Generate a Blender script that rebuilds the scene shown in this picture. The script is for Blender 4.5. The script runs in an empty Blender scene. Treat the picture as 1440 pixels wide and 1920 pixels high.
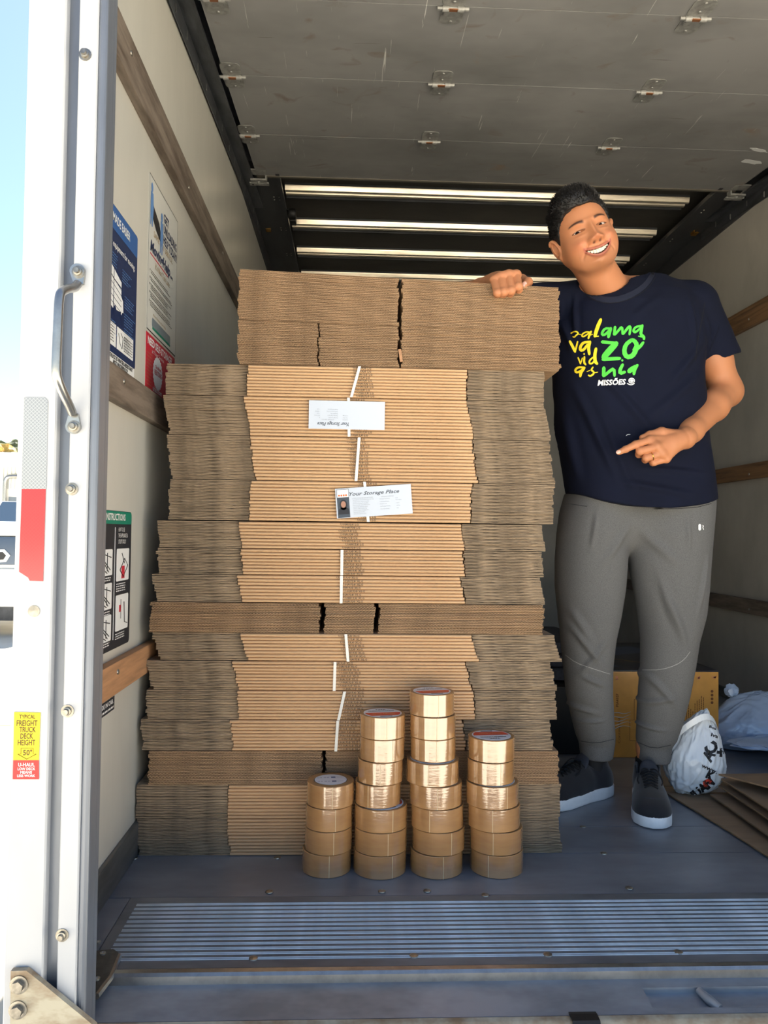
import bpy, bmesh, math, random
import numpy as np
from math import sin, cos, pi, radians, sqrt
from mathutils import Vector, Matrix
from mathutils.bvhtree import BVHTree
random.seed(7); RNG = np.random.default_rng(7)
S = bpy.context.scene
COL = S.collection
# ------------------------------------------------------------------ camera
F_PX = 1440.0; CAM = np.array([0.0, 0.0, 0.76])
YAW, PITCH, ROLL = radians(2.45), radians(1.66), 0.012
_f = np.array([sin(YAW)*cos(PITCH), cos(YAW)*cos(PITCH), sin(PITCH)])
_r = np.array([cos(YAW), -sin(YAW), 0.0]); _u = np.cross(_r, _f)
_R = cos(ROLL)*_r + sin(ROLL)*_u; _U = -sin(ROLL)*_r + cos(ROLL)*_u
cam = bpy.data.cameras.new('camera'); cam_o = bpy.data.objects.new('camera', cam); COL.objects.link(cam_o)
cam.sensor_fit = 'HORIZONTAL'; cam.sensor_width = 36.0; cam.lens = 36.0*F_PX/1440.0
cam.clip_start = 0.05; cam.clip_end = 500
cam_o.matrix_world = Matrix(((_R[0], _U[0], -_f[0], CAM[0]), (_R[1], _U[1], -_f[1], CAM[1]), (_R[2], _U[2], -_f[2], CAM[2]), (0, 0, 0, 1)))
S.camera = cam_o
# ------------------------------------------------------------------ sky, sun, exposure
w = bpy.data.worlds.new('sky'); S.world = w; w.use_nodes = True
nt = w.node_tree; nt.nodes.clear()
sky = nt.nodes.new('ShaderNodeTexSky'); sky.sky_type = 'NISHITA'; sky.sun_disc = False
sky.sun_elevation = radians(52); sky.sun_rotation = radians(14); sky.air_density = 1.1; sky.dust_density = 0.6; sky.ozone_density = 3.0
bg = nt.nodes.new('ShaderNodeBackground'); bg.inputs[1].default_value = 0.062
wo = nt.nodes.new('ShaderNodeOutputWorld')
nt.links.new(sky.outputs[0], bg.inputs[0]); nt.links.new(bg.outputs[0], wo.inputs[0])
sl = bpy.data.lights.new('sun', 'SUN'); sl.energy = 9.6; sl.angle = radians(0.6); sl.color = (1.0, 0.95, 0.88)
so = bpy.data.objects.new('sun', sl); COL.objects.link(so)
so.rotation_euler = Vector((0.6, 2.35, 3.1)).to_track_quat('Z', 'Y').to_euler(); so.location = (3, 8, 12)
S.view_settings.view_transform = 'Standard'; S.view_settings.look = 'None'
S.view_settings.exposure = 2.0; S.view_settings.gamma = 1.0; S.view_settings.use_curve_mapping = False

# ------------------------------------------------------------------ helpers
def ray(x, y): return _R*(x-720)/F_PX - _U*(y-960)/F_PX + _f
def PY(x, y, Y):
    d = ray(x, y); return CAM + d*(Y/d[1])
def PX(x, y, X):
    d = ray(x, y); return CAM + d*(X/d[0])
def PZ(x, y, Z):
    d = ray(x, y); return CAM + d*((Z-CAM[2])/d[2])
def lin(c): return tuple(((v/255)/12.92 if v/255 <= .04045 else ((v/255+.055)/1.055)**2.4) for v in c)
_mats = {}
def mat(name, rgb, rough=.6, metal=0.0, var=0.0, vscale=(20, 20, 20), bump=0.0, bscale=60, coat=0.0, spec=.5, trans=0.0, alpha=1.0, col2=None, sheen=0.0, attr=None, sss=0.0, detail=4):
    if name in _mats: return _mats[name]
    m = bpy.data.materials.new(name); m.use_nodes = True
    n = m.node_tree.nodes; l = m.node_tree.links; b = n['Principled BSDF']
    b.inputs['Base Color'].default_value = (*lin(rgb), 1); b.inputs['Roughness'].default_value = rough
    b.inputs['Metallic'].default_value = metal; b.inputs['Coat Weight'].default_value = coat
    b.inputs['Coat Roughness'].default_value = .12
    b.inputs['Specular IOR Level'].default_value = spec; b.inputs['Transmission Weight'].default_value = trans
    b.inputs['Alpha'].default_value = alpha; b.inputs['Sheen Weight'].default_value = sheen
    if sss: b.inputs['Subsurface Weight'].default_value = sss; b.inputs['Subsurface Radius'].default_value = (.012, .005, .003); b.inputs['Subsurface Scale'].default_value = 1
    tc = n.new('ShaderNodeTexCoord')
    if var or col2:
        mp = n.new('ShaderNodeMapping'); mp.inputs['Scale'].default_value = vscale
        nz = n.new('ShaderNodeTexNoise'); nz.inputs['Scale'].default_value = 1; nz.inputs['Detail'].default_value = detail; nz.inputs['Roughness'].default_value = .65
        l.new(tc.outputs['Object'], mp.inputs[0]); l.new(mp.outputs[0], nz.inputs['Vector'])
        cr = n.new('ShaderNodeValToRGB'); l.new(nz.outputs['Fac'], cr.inputs[0])
        c2 = col2 or tuple(max(0, v*(1-var)) for v in rgb)
        cr.color_ramp.elements[0].color = (*lin(c2), 1); cr.color_ramp.elements[0].position = .34
        cr.color_ramp.elements[1].color = (*lin(rgb), 1); cr.color_ramp.elements[1].position = .62
        l.new(cr.outputs[0], b.inputs['Base Color'])
    if attr:
        a = n.new('ShaderNodeAttribute'); a.attribute_name = attr
        if var:
            mx = n.new('ShaderNodeMix'); mx.data_type = 'RGBA'; mx.blend_type = 'MULTIPLY'; mx.inputs[0].default_value = .5
            l.new(a.outputs['Color'], mx.inputs[6]); l.new(cr.outputs[0], mx.inputs[7]); l.new(mx.outputs[2], b.inputs['Base Color'])
        else: l.new(a.outputs['Color'], b.inputs['Base Color'])
    if bump:
        nb = n.new('ShaderNodeTexNoise'); nb.inputs['Scale'].default_value = bscale; nb.inputs['Detail'].default_value = 5
        l.new(tc.outputs['Object'], nb.inputs['Vector'])
        bp = n.new('ShaderNodeBump'); bp.inputs['Strength'].default_value = bump; bp.inputs['Distance'].default_value = .004
        l.new(nb.outputs['Fac'], bp.inputs['Height']); l.new(bp.outputs[0], b.inputs['Normal'])
    _mats[name] = m; return m

class MB:
    """collects faces of several shapes of ONE mesh"""
    def __init__(s): s.v = []; s.f = []; s.mi = []; s.cur = 0
    def add(s, vs, fs):
        o = len(s.v); s.v.extend([tuple(map(float, p)) for p in vs]); s.f.extend([tuple(i+o for i in q) for q in fs]); s.mi.extend([s.cur]*len(fs)); return s
    def box(s, a, b):
        x0, y0, z0 = a; x1, y1, z1 = b
        return s.add([(x0,y0,z0),(x1,y0,z0),(x1,y1,z0),(x0,y1,z0),(x0,y0,z1),(x1,y0,z1),(x1,y1,z1),(x0,y1,z1)],
              [(0,3,2,1),(4,5,6,7),(0,1,5,4),(1,2,6,5),(2,3,7,6),(3,0,4,7)])
    def bbox(s, a, b, r):
        """box with chamfered edges (8-corner rounded in all directions, cheap)"""
        bm = bmesh.new(); bmesh.ops.create_cube(bm, size=1)
        for v in bm.verts: v.co = Vector([a[i] + (v.co[i]+.5)*(b[i]-a[i]) for i in range(3)])
        bmesh.ops.bevel(bm, geom=list(bm.edges), offset=r, segments=2, affect='EDGES', profile=.7)
        s.add([v.co for v in bm.verts], [[v.index for v in f.verts] for f in bm.faces]); bm.free(); return s
    def prism(s, poly, h, axis=2, base=0.0):
        """poly 2-D outline extruded; axis 0: (y,z) along x, 1: (x,z) along y, 2: (x,y) along z"""
        def m(p, t):
            return (t, p[0], p[1]) if axis == 0 else (p[0], t, p[1]) if axis == 1 else (p[0], p[1], t)
        k = len(poly); vs = [m(p, base) for p in poly] + [m(p, base+h) for p in poly]
        fs = [(i, (i+1) % k, (i+1) % k+k, i+k) for i in range(k)] + [tuple(range(k))[::-1], tuple(range(k, 2*k))]
        return s.add(vs, fs)
    def tube(s, pts, r, n=8, caps=True):
        pts = [Vector(p) for p in pts]; rr = r if hasattr(r, '__len__') else [r]*len(pts)
        vs = []; up = None
        for i, p in enumerate(pts):
            t = (pts[min(i+1, len(pts)-1)] - pts[max(i-1, 0)]).normalized()
            if up is None: up = t.orthogonal().normalized()
            up = (up - t*up.dot(t)).normalized(); b = t.cross(up)
            for k in range(n):
                a = 2*pi*k/n; vs.append(p + (up*cos(a)+b*sin(a))*rr[i])
        fs = [(i*n+k, i*n+(k+1) % n, (i+1)*n+(k+1) % n, (i+1)*n+k) for i in range(len(pts)-1) for k in range(n)]
        if caps: fs += [tuple(range(n))[::-1], tuple(range((len(pts)-1)*n, len(pts)*n))]
        return s.add(vs, fs)
    def lathe(s, prof, c=(0,0,0), axis=2, n=32, cap=True):
        """prof [(r,h)...] turned about axis through c"""
        vs = []
        for r, h in prof:
            for k in range(n):
                a = 2*pi*k/n; p = (r*cos(a), r*sin(a), h)
                if axis == 1: p = (r*cos(a), h, -r*sin(a))
                if axis == 0: p = (h, r*cos(a), r*sin(a))
                vs.append((p[0]+c[0], p[1]+c[1], p[2]+c[2]))
        m = len(prof)
        fs = [(i*n+k, i*n+(k+1) % n, (i+1)*n+(k+1) % n, (i+1)*n+k) for i in range(m-1) for k in range(n)]
        if cap and prof[0][0] > 1e-5 and prof[0] != prof[-1]: fs.append(tuple(range(n))[::-1])
        if cap and prof[-1][0] > 1e-5 and prof[0] != prof[-1]: fs.append(tuple(range((m-1)*n, m*n)))
        return s.add(vs, fs)
    def mesh(s, name, mats, smooth=False):
        me = bpy.data.meshes.new(name); me.from_pydata(s.v, [], s.f)
        for m in (mats if isinstance(mats, (list, tuple)) else [mats]): me.materials.append(m)
        if any(s.mi): me.polygons.foreach_set('material_index', s.mi)
        if smooth:
            me.polygons.foreach_set('use_smooth', [True]*len(s.f))
            try: me.set_sharp_from_angle(angle=radians(38))
            except Exception: pass
        me.update(); return me
    def build(s, name, mats, parent=None, smooth=False, **k):
        return link(name, s.mesh(name, mats, smooth), parent, **k)
def link(name, me, parent=None, loc=None, rot=None, **k):
    o = bpy.data.objects.new(name, me); COL.objects.link(o)
    if parent: o.parent = parent
    if loc is not None: o.location = loc
    if rot is not None: o.rotation_euler = rot
    for a, v in k.items():
        if v: o[{'cat': 'category'}.get(a, a)] = v
    return o
def thing(name, label, cat, loc=(0,0,0), rot=(0,0,0), group=None, kind=None):
    return link(name, None, None, loc, rot, label=label, cat=cat, group=group, kind=kind)
def ungroup_loc(bm_pts, o): return [(p[0]-o[0], p[1]-o[1], p[2]-o[2]) for p in bm_pts]

_txt = {}
def text_geo(s, bold=0.0, shear=0.0, res=2, align='LEFT'):
    """flat text outline as (verts, faces); cap height about 0.7"""
    key = (s, bold, shear, res, align)
    if key in _txt: return _txt[key]
    c = bpy.data.curves.new('t', 'FONT'); c.body = s; c.size = 1; c.offset = bold; c.shear = shear; c.resolution_u = res; c.align_x = align
    o = bpy.data.objects.new('t', c); COL.objects.link(o)
    dg = bpy.context.evaluated_depsgraph_get(); me = bpy.data.meshes.new_from_object(o.evaluated_get(dg))
    vs = [tuple(v.co) for v in me.vertices]; fs = [tuple(p.vertices) for p in me.polygons]
    bpy.data.objects.remove(o); bpy.data.curves.remove(c); bpy.data.meshes.remove(me)
    _txt[key] = (vs, fs); return vs, fs
def put_text(mb, s, origin, ux, uy, cap, width=None, **k):
    """adds text with cap height 'cap'; baseline start at origin, directions ux, uy (unit); width squeezes it"""
    vs, fs = text_geo(s, **k)
    if not vs: return
    sc = cap/0.70; xs = [v[0] for v in vs]; sx = sc
    if width: sx = width/(max(xs)-min(xs))
    x0 = min(xs) if width else 0
    o = np.array(origin, float); ux = np.array(ux, float); uy = np.array(uy, float)
    mb.add([o + ux*(v[0]-x0)*sx + uy*v[1]*sc for v in vs], fs)

# ---- implicit surfaces: a field of blended shapes turned into one continuous mesh
class Field:
    def __init__(s, lo, hi, h):
        s.lo = np.array(lo, float); s.h = h; s.n = np.ceil((np.array(hi)-s.lo)/h).astype(int)+1
        s.V = np.full(s.n, 0.5, np.float32)
        s.ax = [(s.lo[i]+np.arange(s.n[i])*h).astype(np.float32) for i in range(3)]
    def sub(s, lo, hi, pad):
        sl = []
        for i in range(3):
            a = int(max(0, math.floor((lo[i]-pad-s.lo[i])/s.h))); b = int(min(s.n[i], math.ceil((hi[i]+pad-s.lo[i])/s.h)+1))
            if b <= a: return None, None
            sl.append(slice(a, b))
        return tuple(sl), (s.ax[0][sl[0]][:,None,None], s.ax[1][sl[1]][None,:,None], s.ax[2][sl[2]][None,None,:])
    def put(s, lo, hi, fn, k=.01, op='u'):
        sl, g = s.sub(lo, hi, max(k, .012)*1.6+s.h*2)
        if sl is None: return s
        d = fn(*g).astype(np.float32); a = s.V[sl]
        if op == 'u':
            q = np.maximum(k-np.abs(a-d), 0)/k; s.V[sl] = np.minimum(a, d)-q*q*k/4
        else:
            d = -d; q = np.maximum(k-np.abs(a-d), 0)/k; s.V[sl] = np.maximum(a, d)+q*q*k/4
        return s
    def cap(s, a, b, ra, rb, k=.01, op='u', flat=None):
        a = np.array(a, float); b = np.array(b, float); ab = b-a; L = max(ab@ab, 1e-9); R = max(ra, rb)
        def fn(x, y, z):
            t = np.clip(((x-a[0])*ab[0]+(y-a[1])*ab[1]+(z-a[2])*ab[2])/L, 0, 1)
            return np.sqrt((x-a[0]-t*ab[0])**2+(y-a[1]-t*ab[1])**2+(z-a[2]-t*ab[2])**2)-(ra+(rb-ra)*t)
        return s.put(np.minimum(a, b)-R, np.maximum(a, b)+R, fn, k, op)
    def chain(s, pts, rs, k=.01, op='u'):
        for i in range(len(pts)-1): s.cap(pts[i], pts[i+1], rs[i], rs[i+1], k, op)
        return s
    def ell(s, c, r, k=.01, op='u', M=None):
        c = np.array(c, float); r = np.array(r, float); R = max(r)
        def fn(x, y, z):
            x = x-c[0]; y = y-c[1]; z = z-c[2]
            if M is not None:
                x, y, z = M[0][0]*x+M[1][0]*y+M[2][0]*z, M[0][1]*x+M[1][1]*y+M[2][1]*z, M[0][2]*x+M[1][2]*y+M[2][2]*z
            k0 = np.sqrt((x/r[0])**2+(y/r[1])**2+(z/r[2])**2); k1 = np.sqrt((x/r[0]**2)**2+(y/r[1]**2)**2+(z/r[2]**2)**2)+1e-6
            return k0*(k0-1)/k1
        return s.put(c-(R if M is not None else r), c+(R if M is not None else r), fn, k, op)
    def loft(s, rows, k=.01, op='u', p=2.3, axis=2):
        """rows (z, cx, cy, rx, ry) rising in z: stacked superellipses"""
        A = np.array(rows, float); A = A[np.argsort(A[:,0])]; zz = A[:,0]
        lo = (min(A[:,1]-A[:,3]), min(A[:,2]-A[:,4]), zz[0]); hi = (max(A[:,1]+A[:,3]), max(A[:,2]+A[:,4]), zz[-1])
        def fn(x, y, z):
            zf = z.ravel(); cx, cy, rx, ry = [np.interp(zf, zz, A[:,i]).reshape(1,1,-1) for i in (1,2,3,4)]
            q = (np.abs((x-cx)/rx)**p+np.abs((y-cy)/ry)**p)**(1/p)
            d = (q-1)*np.minimum(rx, ry)
            return np.maximum(d, np.maximum(z-zz[-1], zz[0]-z))
        return s.put(lo, hi, fn, k, op)
    def mesh(s, smooth=1):
        V = s.V; I = V < 0; nx, ny, nz = V.shape
        c = np.zeros((nx-1, ny-1, nz-1), np.int8)
        for a in (0,1):
            for b in (0,1):
                for d in (0,1): c += I[a:nx-1+a, b:ny-1+b, d:nz-1+d]
        act = np.argwhere((c > 0) & (c < 8)); idx = -np.ones(c.shape, np.int32); idx[tuple(act.T)] = np.arange(len(act))
        val = {}
        for a in (0,1):
            for b in (0,1):
                for d in (0,1): val[a,b,d] = V[act[:,0]+a, act[:,1]+b, act[:,2]+d]
        P = np.zeros((len(act), 3)); W = np.zeros(len(act))
        for A in val:
            for ax in range(3):
                if A[ax] == 0:
                    B = list(A); B[ax] = 1; B = tuple(B); va, vb = val[A], val[B]
                    m = (va < 0) != (vb < 0); t = np.where(m, va/np.where(m, va-vb, 1), 0)
                    q = np.array(A, float)[None,:].repeat(len(act), 0); q[:,ax] = t
                    P += q*m[:,None]; W += m
        P = (P/W[:,None] + act)*s.h + s.lo
        Q = []
        for ax in range(3):
            o = [i for i in range(3) if i != ax]; sA = [slice(1, -1)]*3; sB = [slice(1, -1)]*3
            sA[ax] = slice(0, V.shape[ax]-1); sB[ax] = slice(1, V.shape[ax])
            a = I[tuple(sA)]; b = I[tuple(sB)]; e = np.argwhere(a != b); fl = a[tuple(e.T)]
            e[:, o[0]] += 1; e[:, o[1]] += 1
            def cell(d0, d1):
                q = e.copy(); q[:, o[0]] += d0; q[:, o[1]] += d1; return idx[tuple(q.T)]
            q = np.stack([cell(-1,-1), cell(0,-1), cell(0,0), cell(-1,0)], 1)
            flip = fl if ax != 1 else ~fl
            q[~flip] = q[~flip][:, ::-1]; Q.append(q)
        Q = np.concatenate(Q); Q = Q[(Q >= 0).all(1)]
        for _ in range(smooth):
            acc = np.zeros_like(P); cnt = np.zeros(len(P))
            for i in range(4):
                j = (i+1) % 4; np.add.at(acc, Q[:,i], P[Q[:,j]]); np.add.at(acc, Q[:,j], P[Q[:,i]]); np.add.at(cnt, Q[:,i], 1); np.add.at(cnt, Q[:,j], 1)
            P = P*.5 + .5*acc/np.maximum(cnt, 1)[:,None]
        return P, Q
def np_mesh(name, P, Q, mats, smooth=True, colors=None):
    me = bpy.data.meshes.new(name); me.vertices.add(len(P)); me.vertices.foreach_set('co', np.asarray(P, np.float32).ravel())
    k = Q.shape[1]; me.loops.add(len(Q)*k); me.loops.foreach_set('vertex_index', Q.astype(np.int32).ravel())
    me.polygons.add(len(Q)); me.polygons.foreach_set('loop_start', np.arange(0, len(Q)*k, k, dtype=np.int32)); me.polygons.foreach_set('loop_total', np.full(len(Q), k, np.int32))
    me.polygons.foreach_set('use_smooth', np.full(len(Q), smooth))
    for m in (mats if isinstance(mats, (list, tuple)) else [mats]): me.materials.append(m)
    me.update(calc_edges=True)
    if colors is not None:
        ca = me.color_attributes.new('Col', 'FLOAT_COLOR', 'POINT'); ca.data.foreach_set('color', np.concatenate([colors, np.ones((len(P),1))], 1).astype(np.float32).ravel())
    return me
def wob(P, s, seed=0, n=6):
    """smooth pseudo-noise at points P, in about -1..1"""
    r = np.random.default_rng(seed); o = 0
    for i in range(n):
        k = r.normal(size=3); k = k/np.linalg.norm(k)*s*(1+.7*i/n); o = o + np.sin(P@k + r.uniform(0, 6.28) + 1.3*np.sin(P@(r.normal(size=3)*s*.5)))
    return o/n*1.6
def normals(P, Q):
    a = P[Q[:,0]]; b = P[Q[:,1]]; c = P[Q[:,2]]; n = np.cross(b-a, c-a); N = np.zeros_like(P)
    for i in range(Q.shape[1]): np.add.at(N, Q[:,i], n)
    return N/(np.linalg.norm(N, axis=1, keepdims=True)+1e-12)
def bvh(P, Q): return BVHTree.FromPolygons([tuple(p) for p in P], [tuple(int(i) for i in q) for q in Q])
def drape(mb, tree, off, dr):
    """pushes flat shapes along dr onto a surface, leaving them 'off' above it"""
    dr = Vector(dr).normalized(); out = []; miss = set()
    for i, p in enumerate(mb.v):
        h = tree.ray_cast(Vector(p)-dr*.3, dr)[0]
        if h is None: miss.add(i); h = Vector(p)
        out.append(tuple(h - dr*off))
    mb.v = out; mb.f = [f for f in mb.f if not miss.intersection(f)]; mb.mi = [0]*len(mb.f); return mb
def refine(mb, maxlen):
    bm = bmesh.new(); vs = [bm.verts.new(p) for p in mb.v]
    for f in mb.f:
        try: bm.faces.new([vs[i] for i in f])
        except ValueError: pass
    bmesh.ops.triangulate(bm, faces=bm.faces)
    for _ in range(6):
        e = [e for e in bm.edges if e.calc_length() > maxlen]
        if not e: break
        bmesh.ops.subdivide_edges(bm, edges=e, cuts=1)
        bmesh.ops.triangulate(bm, faces=[f for f in bm.faces if len(f.verts) > 3])
    bm.verts.index_update(); mb.v = [tuple(v.co) for v in bm.verts]; mb.f = [tuple(v.index for v in f.verts) for f in bm.faces]; mb.mi = [0]*len(mb.f); bm.free(); return mb
# ------------------------------------------------------------------ materials
M_frp = mat('wall panel', (205,203,194), .32, var=.05, vscale=(3, 3, 1.2), bump=.05, bscale=9)
M_frpR = mat('wall panel worn', (186,182,174), .38, var=.10, vscale=(2, 3, 2), bump=.05, bscale=9)
M_track = mat('galvanised track', (120,124,130), .42, .85, var=.25, vscale=(20, 4, 20))
M_jamb = mat('white painted post', (192,194,197), .38, var=.04, vscale=(6, 6, 2))
M_jambG = mat('grey painted jamb', (122,128,138), .35, .35, var=.12, vscale=(9, 9, 2))
M_steel = mat('bright steel', (175,175,172), .3, .9, var=.1, vscale=(40, 40, 40))
M_zinc = mat('zinc bolt', (165,160,150), .35, .85, var=.2, vscale=(90, 90, 90))
M_floor = mat('aluminium floor', (146,151,160), .38, .35, var=.18, vscale=(2.2, 5, 2), bump=.04, bscale=14)
M_tread = mat('ribbed aluminium', (228,226,220), .40, .4, var=.22, vscale=(7, 5, 5))
M_sill = mat('grey sill', (160,164,170), .42, .3, var=.22, vscale=(5, 9, 9), bump=.1, bscale=25)
M_bumper = mat('chipped white bumper', (186,178,156), .5, col2=(140,116,88), vscale=(14, 14, 30), bump=.2, bscale=60)
M_wood = mat('oak rail', (150,112,78), .6, var=.32, vscale=(60, 3, 60), bump=.2, bscale=40)
M_woodG = mat('grey scuffed rail', (128,116,104), .6, col2=(86,74,64), vscale=(30, 5, 40), bump=.15, bscale=40)
M_woodF = mat('pale fresh rail', (190,142,102), .6, var=.18, vscale=(30, 5, 60), bump=.1, bscale=40)
M_roof = mat('dark roof sheet', (66,64,60), .55, var=.25, vscale=(2.5, 6, 6))
M_dark = mat('dark channel', (82,84,88), .5, .5, var=.2, vscale=(6, 2, 6))
M_bow = mat('pale roof bow', (246,234,212), .30, .75, var=.22, vscale=(5, 50, 50))
M_black = mat('black', (14,14,15), .6)
M_white = mat('white print', (236,238,238), .45)
M_brass = mat('brass clip', (190,140,60), .35, .8)
def door_mat():
    m = mat('grey door paint', (152,152,151), .42, var=.16, vscale=(1.6, 2.4, 2), bump=.05, bscale=7)
    n = m.node_tree.nodes; l = m.node_tree.links; b = n['Principled BSDF']; src = b.inputs['Base Color'].links[0].from_socket
    tc = [x for x in n if x.type == 'TEX_COORD'][0]
    def layer(src, scale, lo, hi, col, rot=0, dist=0):
        mp = n.new('ShaderNodeMapping'); mp.inputs['Scale'].default_value = scale; mp.inputs['Rotation'].default_value = (0, 0, rot)
        nz = n.new('ShaderNodeTexNoise'); nz.inputs['Scale'].default_value = 1; nz.inputs['Detail'].default_value = 6; nz.inputs['Distortion'].default_value = dist
        l.new(tc.outputs['Object'], mp.inputs[0]); l.new(mp.outputs[0], nz.inputs['Vector'])
        cr = n.new('ShaderNodeValToRGB'); cr.color_ramp.elements[0].position = lo; cr.color_ramp.elements[1].position = hi
        cr.color_ramp.elements[0].color = (0,0,0,1); cr.color_ramp.elements[1].color = (1,1,1,1); l.new(nz.outputs['Fac'], cr.inputs[0])
        mx = n.new('ShaderNodeMix'); mx.data_type = 'RGBA'; l.new(cr.outputs[0], mx.inputs[0]); l.new(src, mx.inputs[6]); mx.inputs[7].default_value = (*lin(col), 1)
        return mx.outputs[2]
    src = layer(src, (7, 9, 4), .62, .74, (128,120,112), .3, 1.0)
    src = layer(src, (2.5, 3.5, 4), .66, .76, (150,122,92), 1.0, .6)
    src = layer(src, (60, 1.6, 4), .70, .72, (214,214,210), -.35, 2.2)
    src = layer(src, (3, 70, 4), .70, .74, (112,108,104), .25, 1.0)
    l.new(src, b.inputs['Base Color']); return m
M_door = door_mat()
K = 'structure'
# ------------------------------------------------------------------ truck body: setting
XL, XR, YF, YB, ZR = -.5, 1.8, 1.36, 5.6, 2.40
fl = thing('floor', 'worn grey aluminium truck bed floor of wide riveted plates', 'floor', kind=K)
ys = [1.636, 1.845, 2.012, 2.33, 2.75, 3.4, 4.4, YB]
for a, b in zip(ys[:-1], ys[1:]):
    MB().box((XL, a+.0012, -.03), (XR, b-.0012, 0)).build('floor_plate', M_floor, fl)
MB().box((XL, YF, -.06), (XR, YB, -.031)).build('subfloor', M_dark, fl)
# ribbed tread plate at the threshold
tp = MB().box((-.445, 1.372, -.03), (XR, 1.634, .001)).build('tread_plate', mat('tread base', (128,130,132), .55, .15, var=.25, vscale=(3,6,3)), fl)
MB().box((XL, 1.372, -.03), (-.447, 1.634, 0)).build('side_strip', M_floor, fl)
rib = MB()
for q in (0, .0050):
    n = 40; xs = np.linspace(-.425, XR-.01, n)
    vs = []; fs = []
    for i, x in enumerate(xs):
        hgt = .0016
        vs += [(x, q-.0009, 0), (x, q, hgt), (x, q+.0009, 0)]
    for i in range(n-1): fs += [(3*i, 3*i+3, 3*i+4, 3*i+1), (3*i+1, 3*i+4, 3*i+5, 3*i+2)]
    rib.add(vs, fs)
rm = rib.mesh('rib', M_tread)
for i in range(13): link('rib', rm, tp, (0, 1.398+.0168*i, .001))
rv = MB().lathe([(.0085, 0), (.0080, .0015), (.005, .0026), (.0, .0028)], n=14)
rvm = rv.mesh('rivet', M_zinc, True)
for x, y in ((505,1672),(716,1671),(801,1670),(910,1678),(1180,1665)): p = PZ(x, y, .0015); link('rivet', rvm, fl, (p[0], p[1], .0012))
for x, y in ((475,1797),(776,1792),(1027,1790),(1272,1785)): p = PZ(x, y, .0015); link('rivet', rvm, fl, (p[0], p[1], .0012))
for x, y in ((1093,1550),(1132,1600),(520,1608),(252,1609)): p = PZ(x, y, .0); link('rivet', rvm, fl, (p[0], p[1], .0))
# threshold and sill
si = thing('sill', 'dented grey steel rear sill sloping down to chipped white bumper edge', 'sill', kind=K)
MB().prism([(1.345, -.02), (1.345, .002), (1.350, .006), (1.362, .006), (1.371, .001), (1.371, -.02)], XR-XL+.02, 0, XL-.02).build('threshold_bar', M_steel, si)
pk0, pk1 = PZ(1192, 1850, -.03)[0], XR
def sill_z(y): return -.012 - (1.345-y)*.13
def sill_seg(x0, x1, y0, y1, dz=0):
    MB().prism([(y0, sill_z(y0)+dz), (y1, sill_z(y1)+dz), (y1, -.09), (y0, -.09)], x1-x0, 0, x0).build('sill_plate', M_sill, si)
sill_seg(-.510, pk0, 1.264, 1.345); sill_seg(pk0, pk1, 1.324, 1.345); sill_seg(pk0, pk1, 1.264, 1.277); sill_seg(pk0, pk1, 1.277, 1.324, -.011)
x = PZ(1318, 1870, -.03)[0]
MB().tube([(x-.008, 1.320, -.018), (x, 1.298, -.021), (x+.01, 1.280, -.025)], [.006, .008, .007], 10).build('latch_peg', M_sill, si, True)
bu = MB().prism([(1.264, -.03), (1.261, -.0215), (1.251, -.0225), (1.242, -.029), (1.239, -.042), (1.239, -.30), (1.264, -.30)], XR-XL+.07, 0, XL-.01).build('bumper', M_bumper, si, True)
p = PZ(1086, 1892, -.023)
br = MB(); br.prism([(1.262, -.0205), (1.258, -.0195), (1.244, -.020), (1.2365, -.030), (1.235, -.12), (1.2325, -.12), (1.234, -.028), (1.2425, -.0175), (1.258, -.0165), (1.266, -.018)], .045, 0, p[0]-.0225)
br.build('bumper_clip', M_black, None, False, label='black bent metal clip hooked over the bumper edge', cat='clip')
# lettering on the white bumper, seen only as its top edge
tb = MB(); put_text(tb, 'U-HAUL', (.72, 1.2380, -.078), (1,0,0), (0,0,1), .045, bold=.03); tb.build('bumper_lettering', mat('orange print', (214,106,40), .5), si)
# corner plate with screws
cpts = [PZ(175, 1790, .004), PZ(212, 1786, .004), PZ(222, 1793, .004), PZ(205, 1835, .004), PZ(180, 1868, .004), PZ(152, 1874, .004)]
cp = MB().prism([(p[0], p[1]) for p in cpts], .005, 2, .0055).build('corner_plate', mat('rusty brown plate', (100,96,86), .6, .3, var=.35, vscale=(20,20,20)), si)
MB().tube([cpts[2], cpts[3], cpts[4]], .006, 6).build('weld_bead', M_steel, cp, True)
for x, y in ((193,1789),(182,1837),(171,1851),(184,1768)): p = PZ(x, y, .01); MB().lathe([(.0055, 0), (.0052, .003), (.002, .0036), (0, .001)], (p[0], p[1], .010), n=10).build('screw', M_steel, cp, True)

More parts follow.
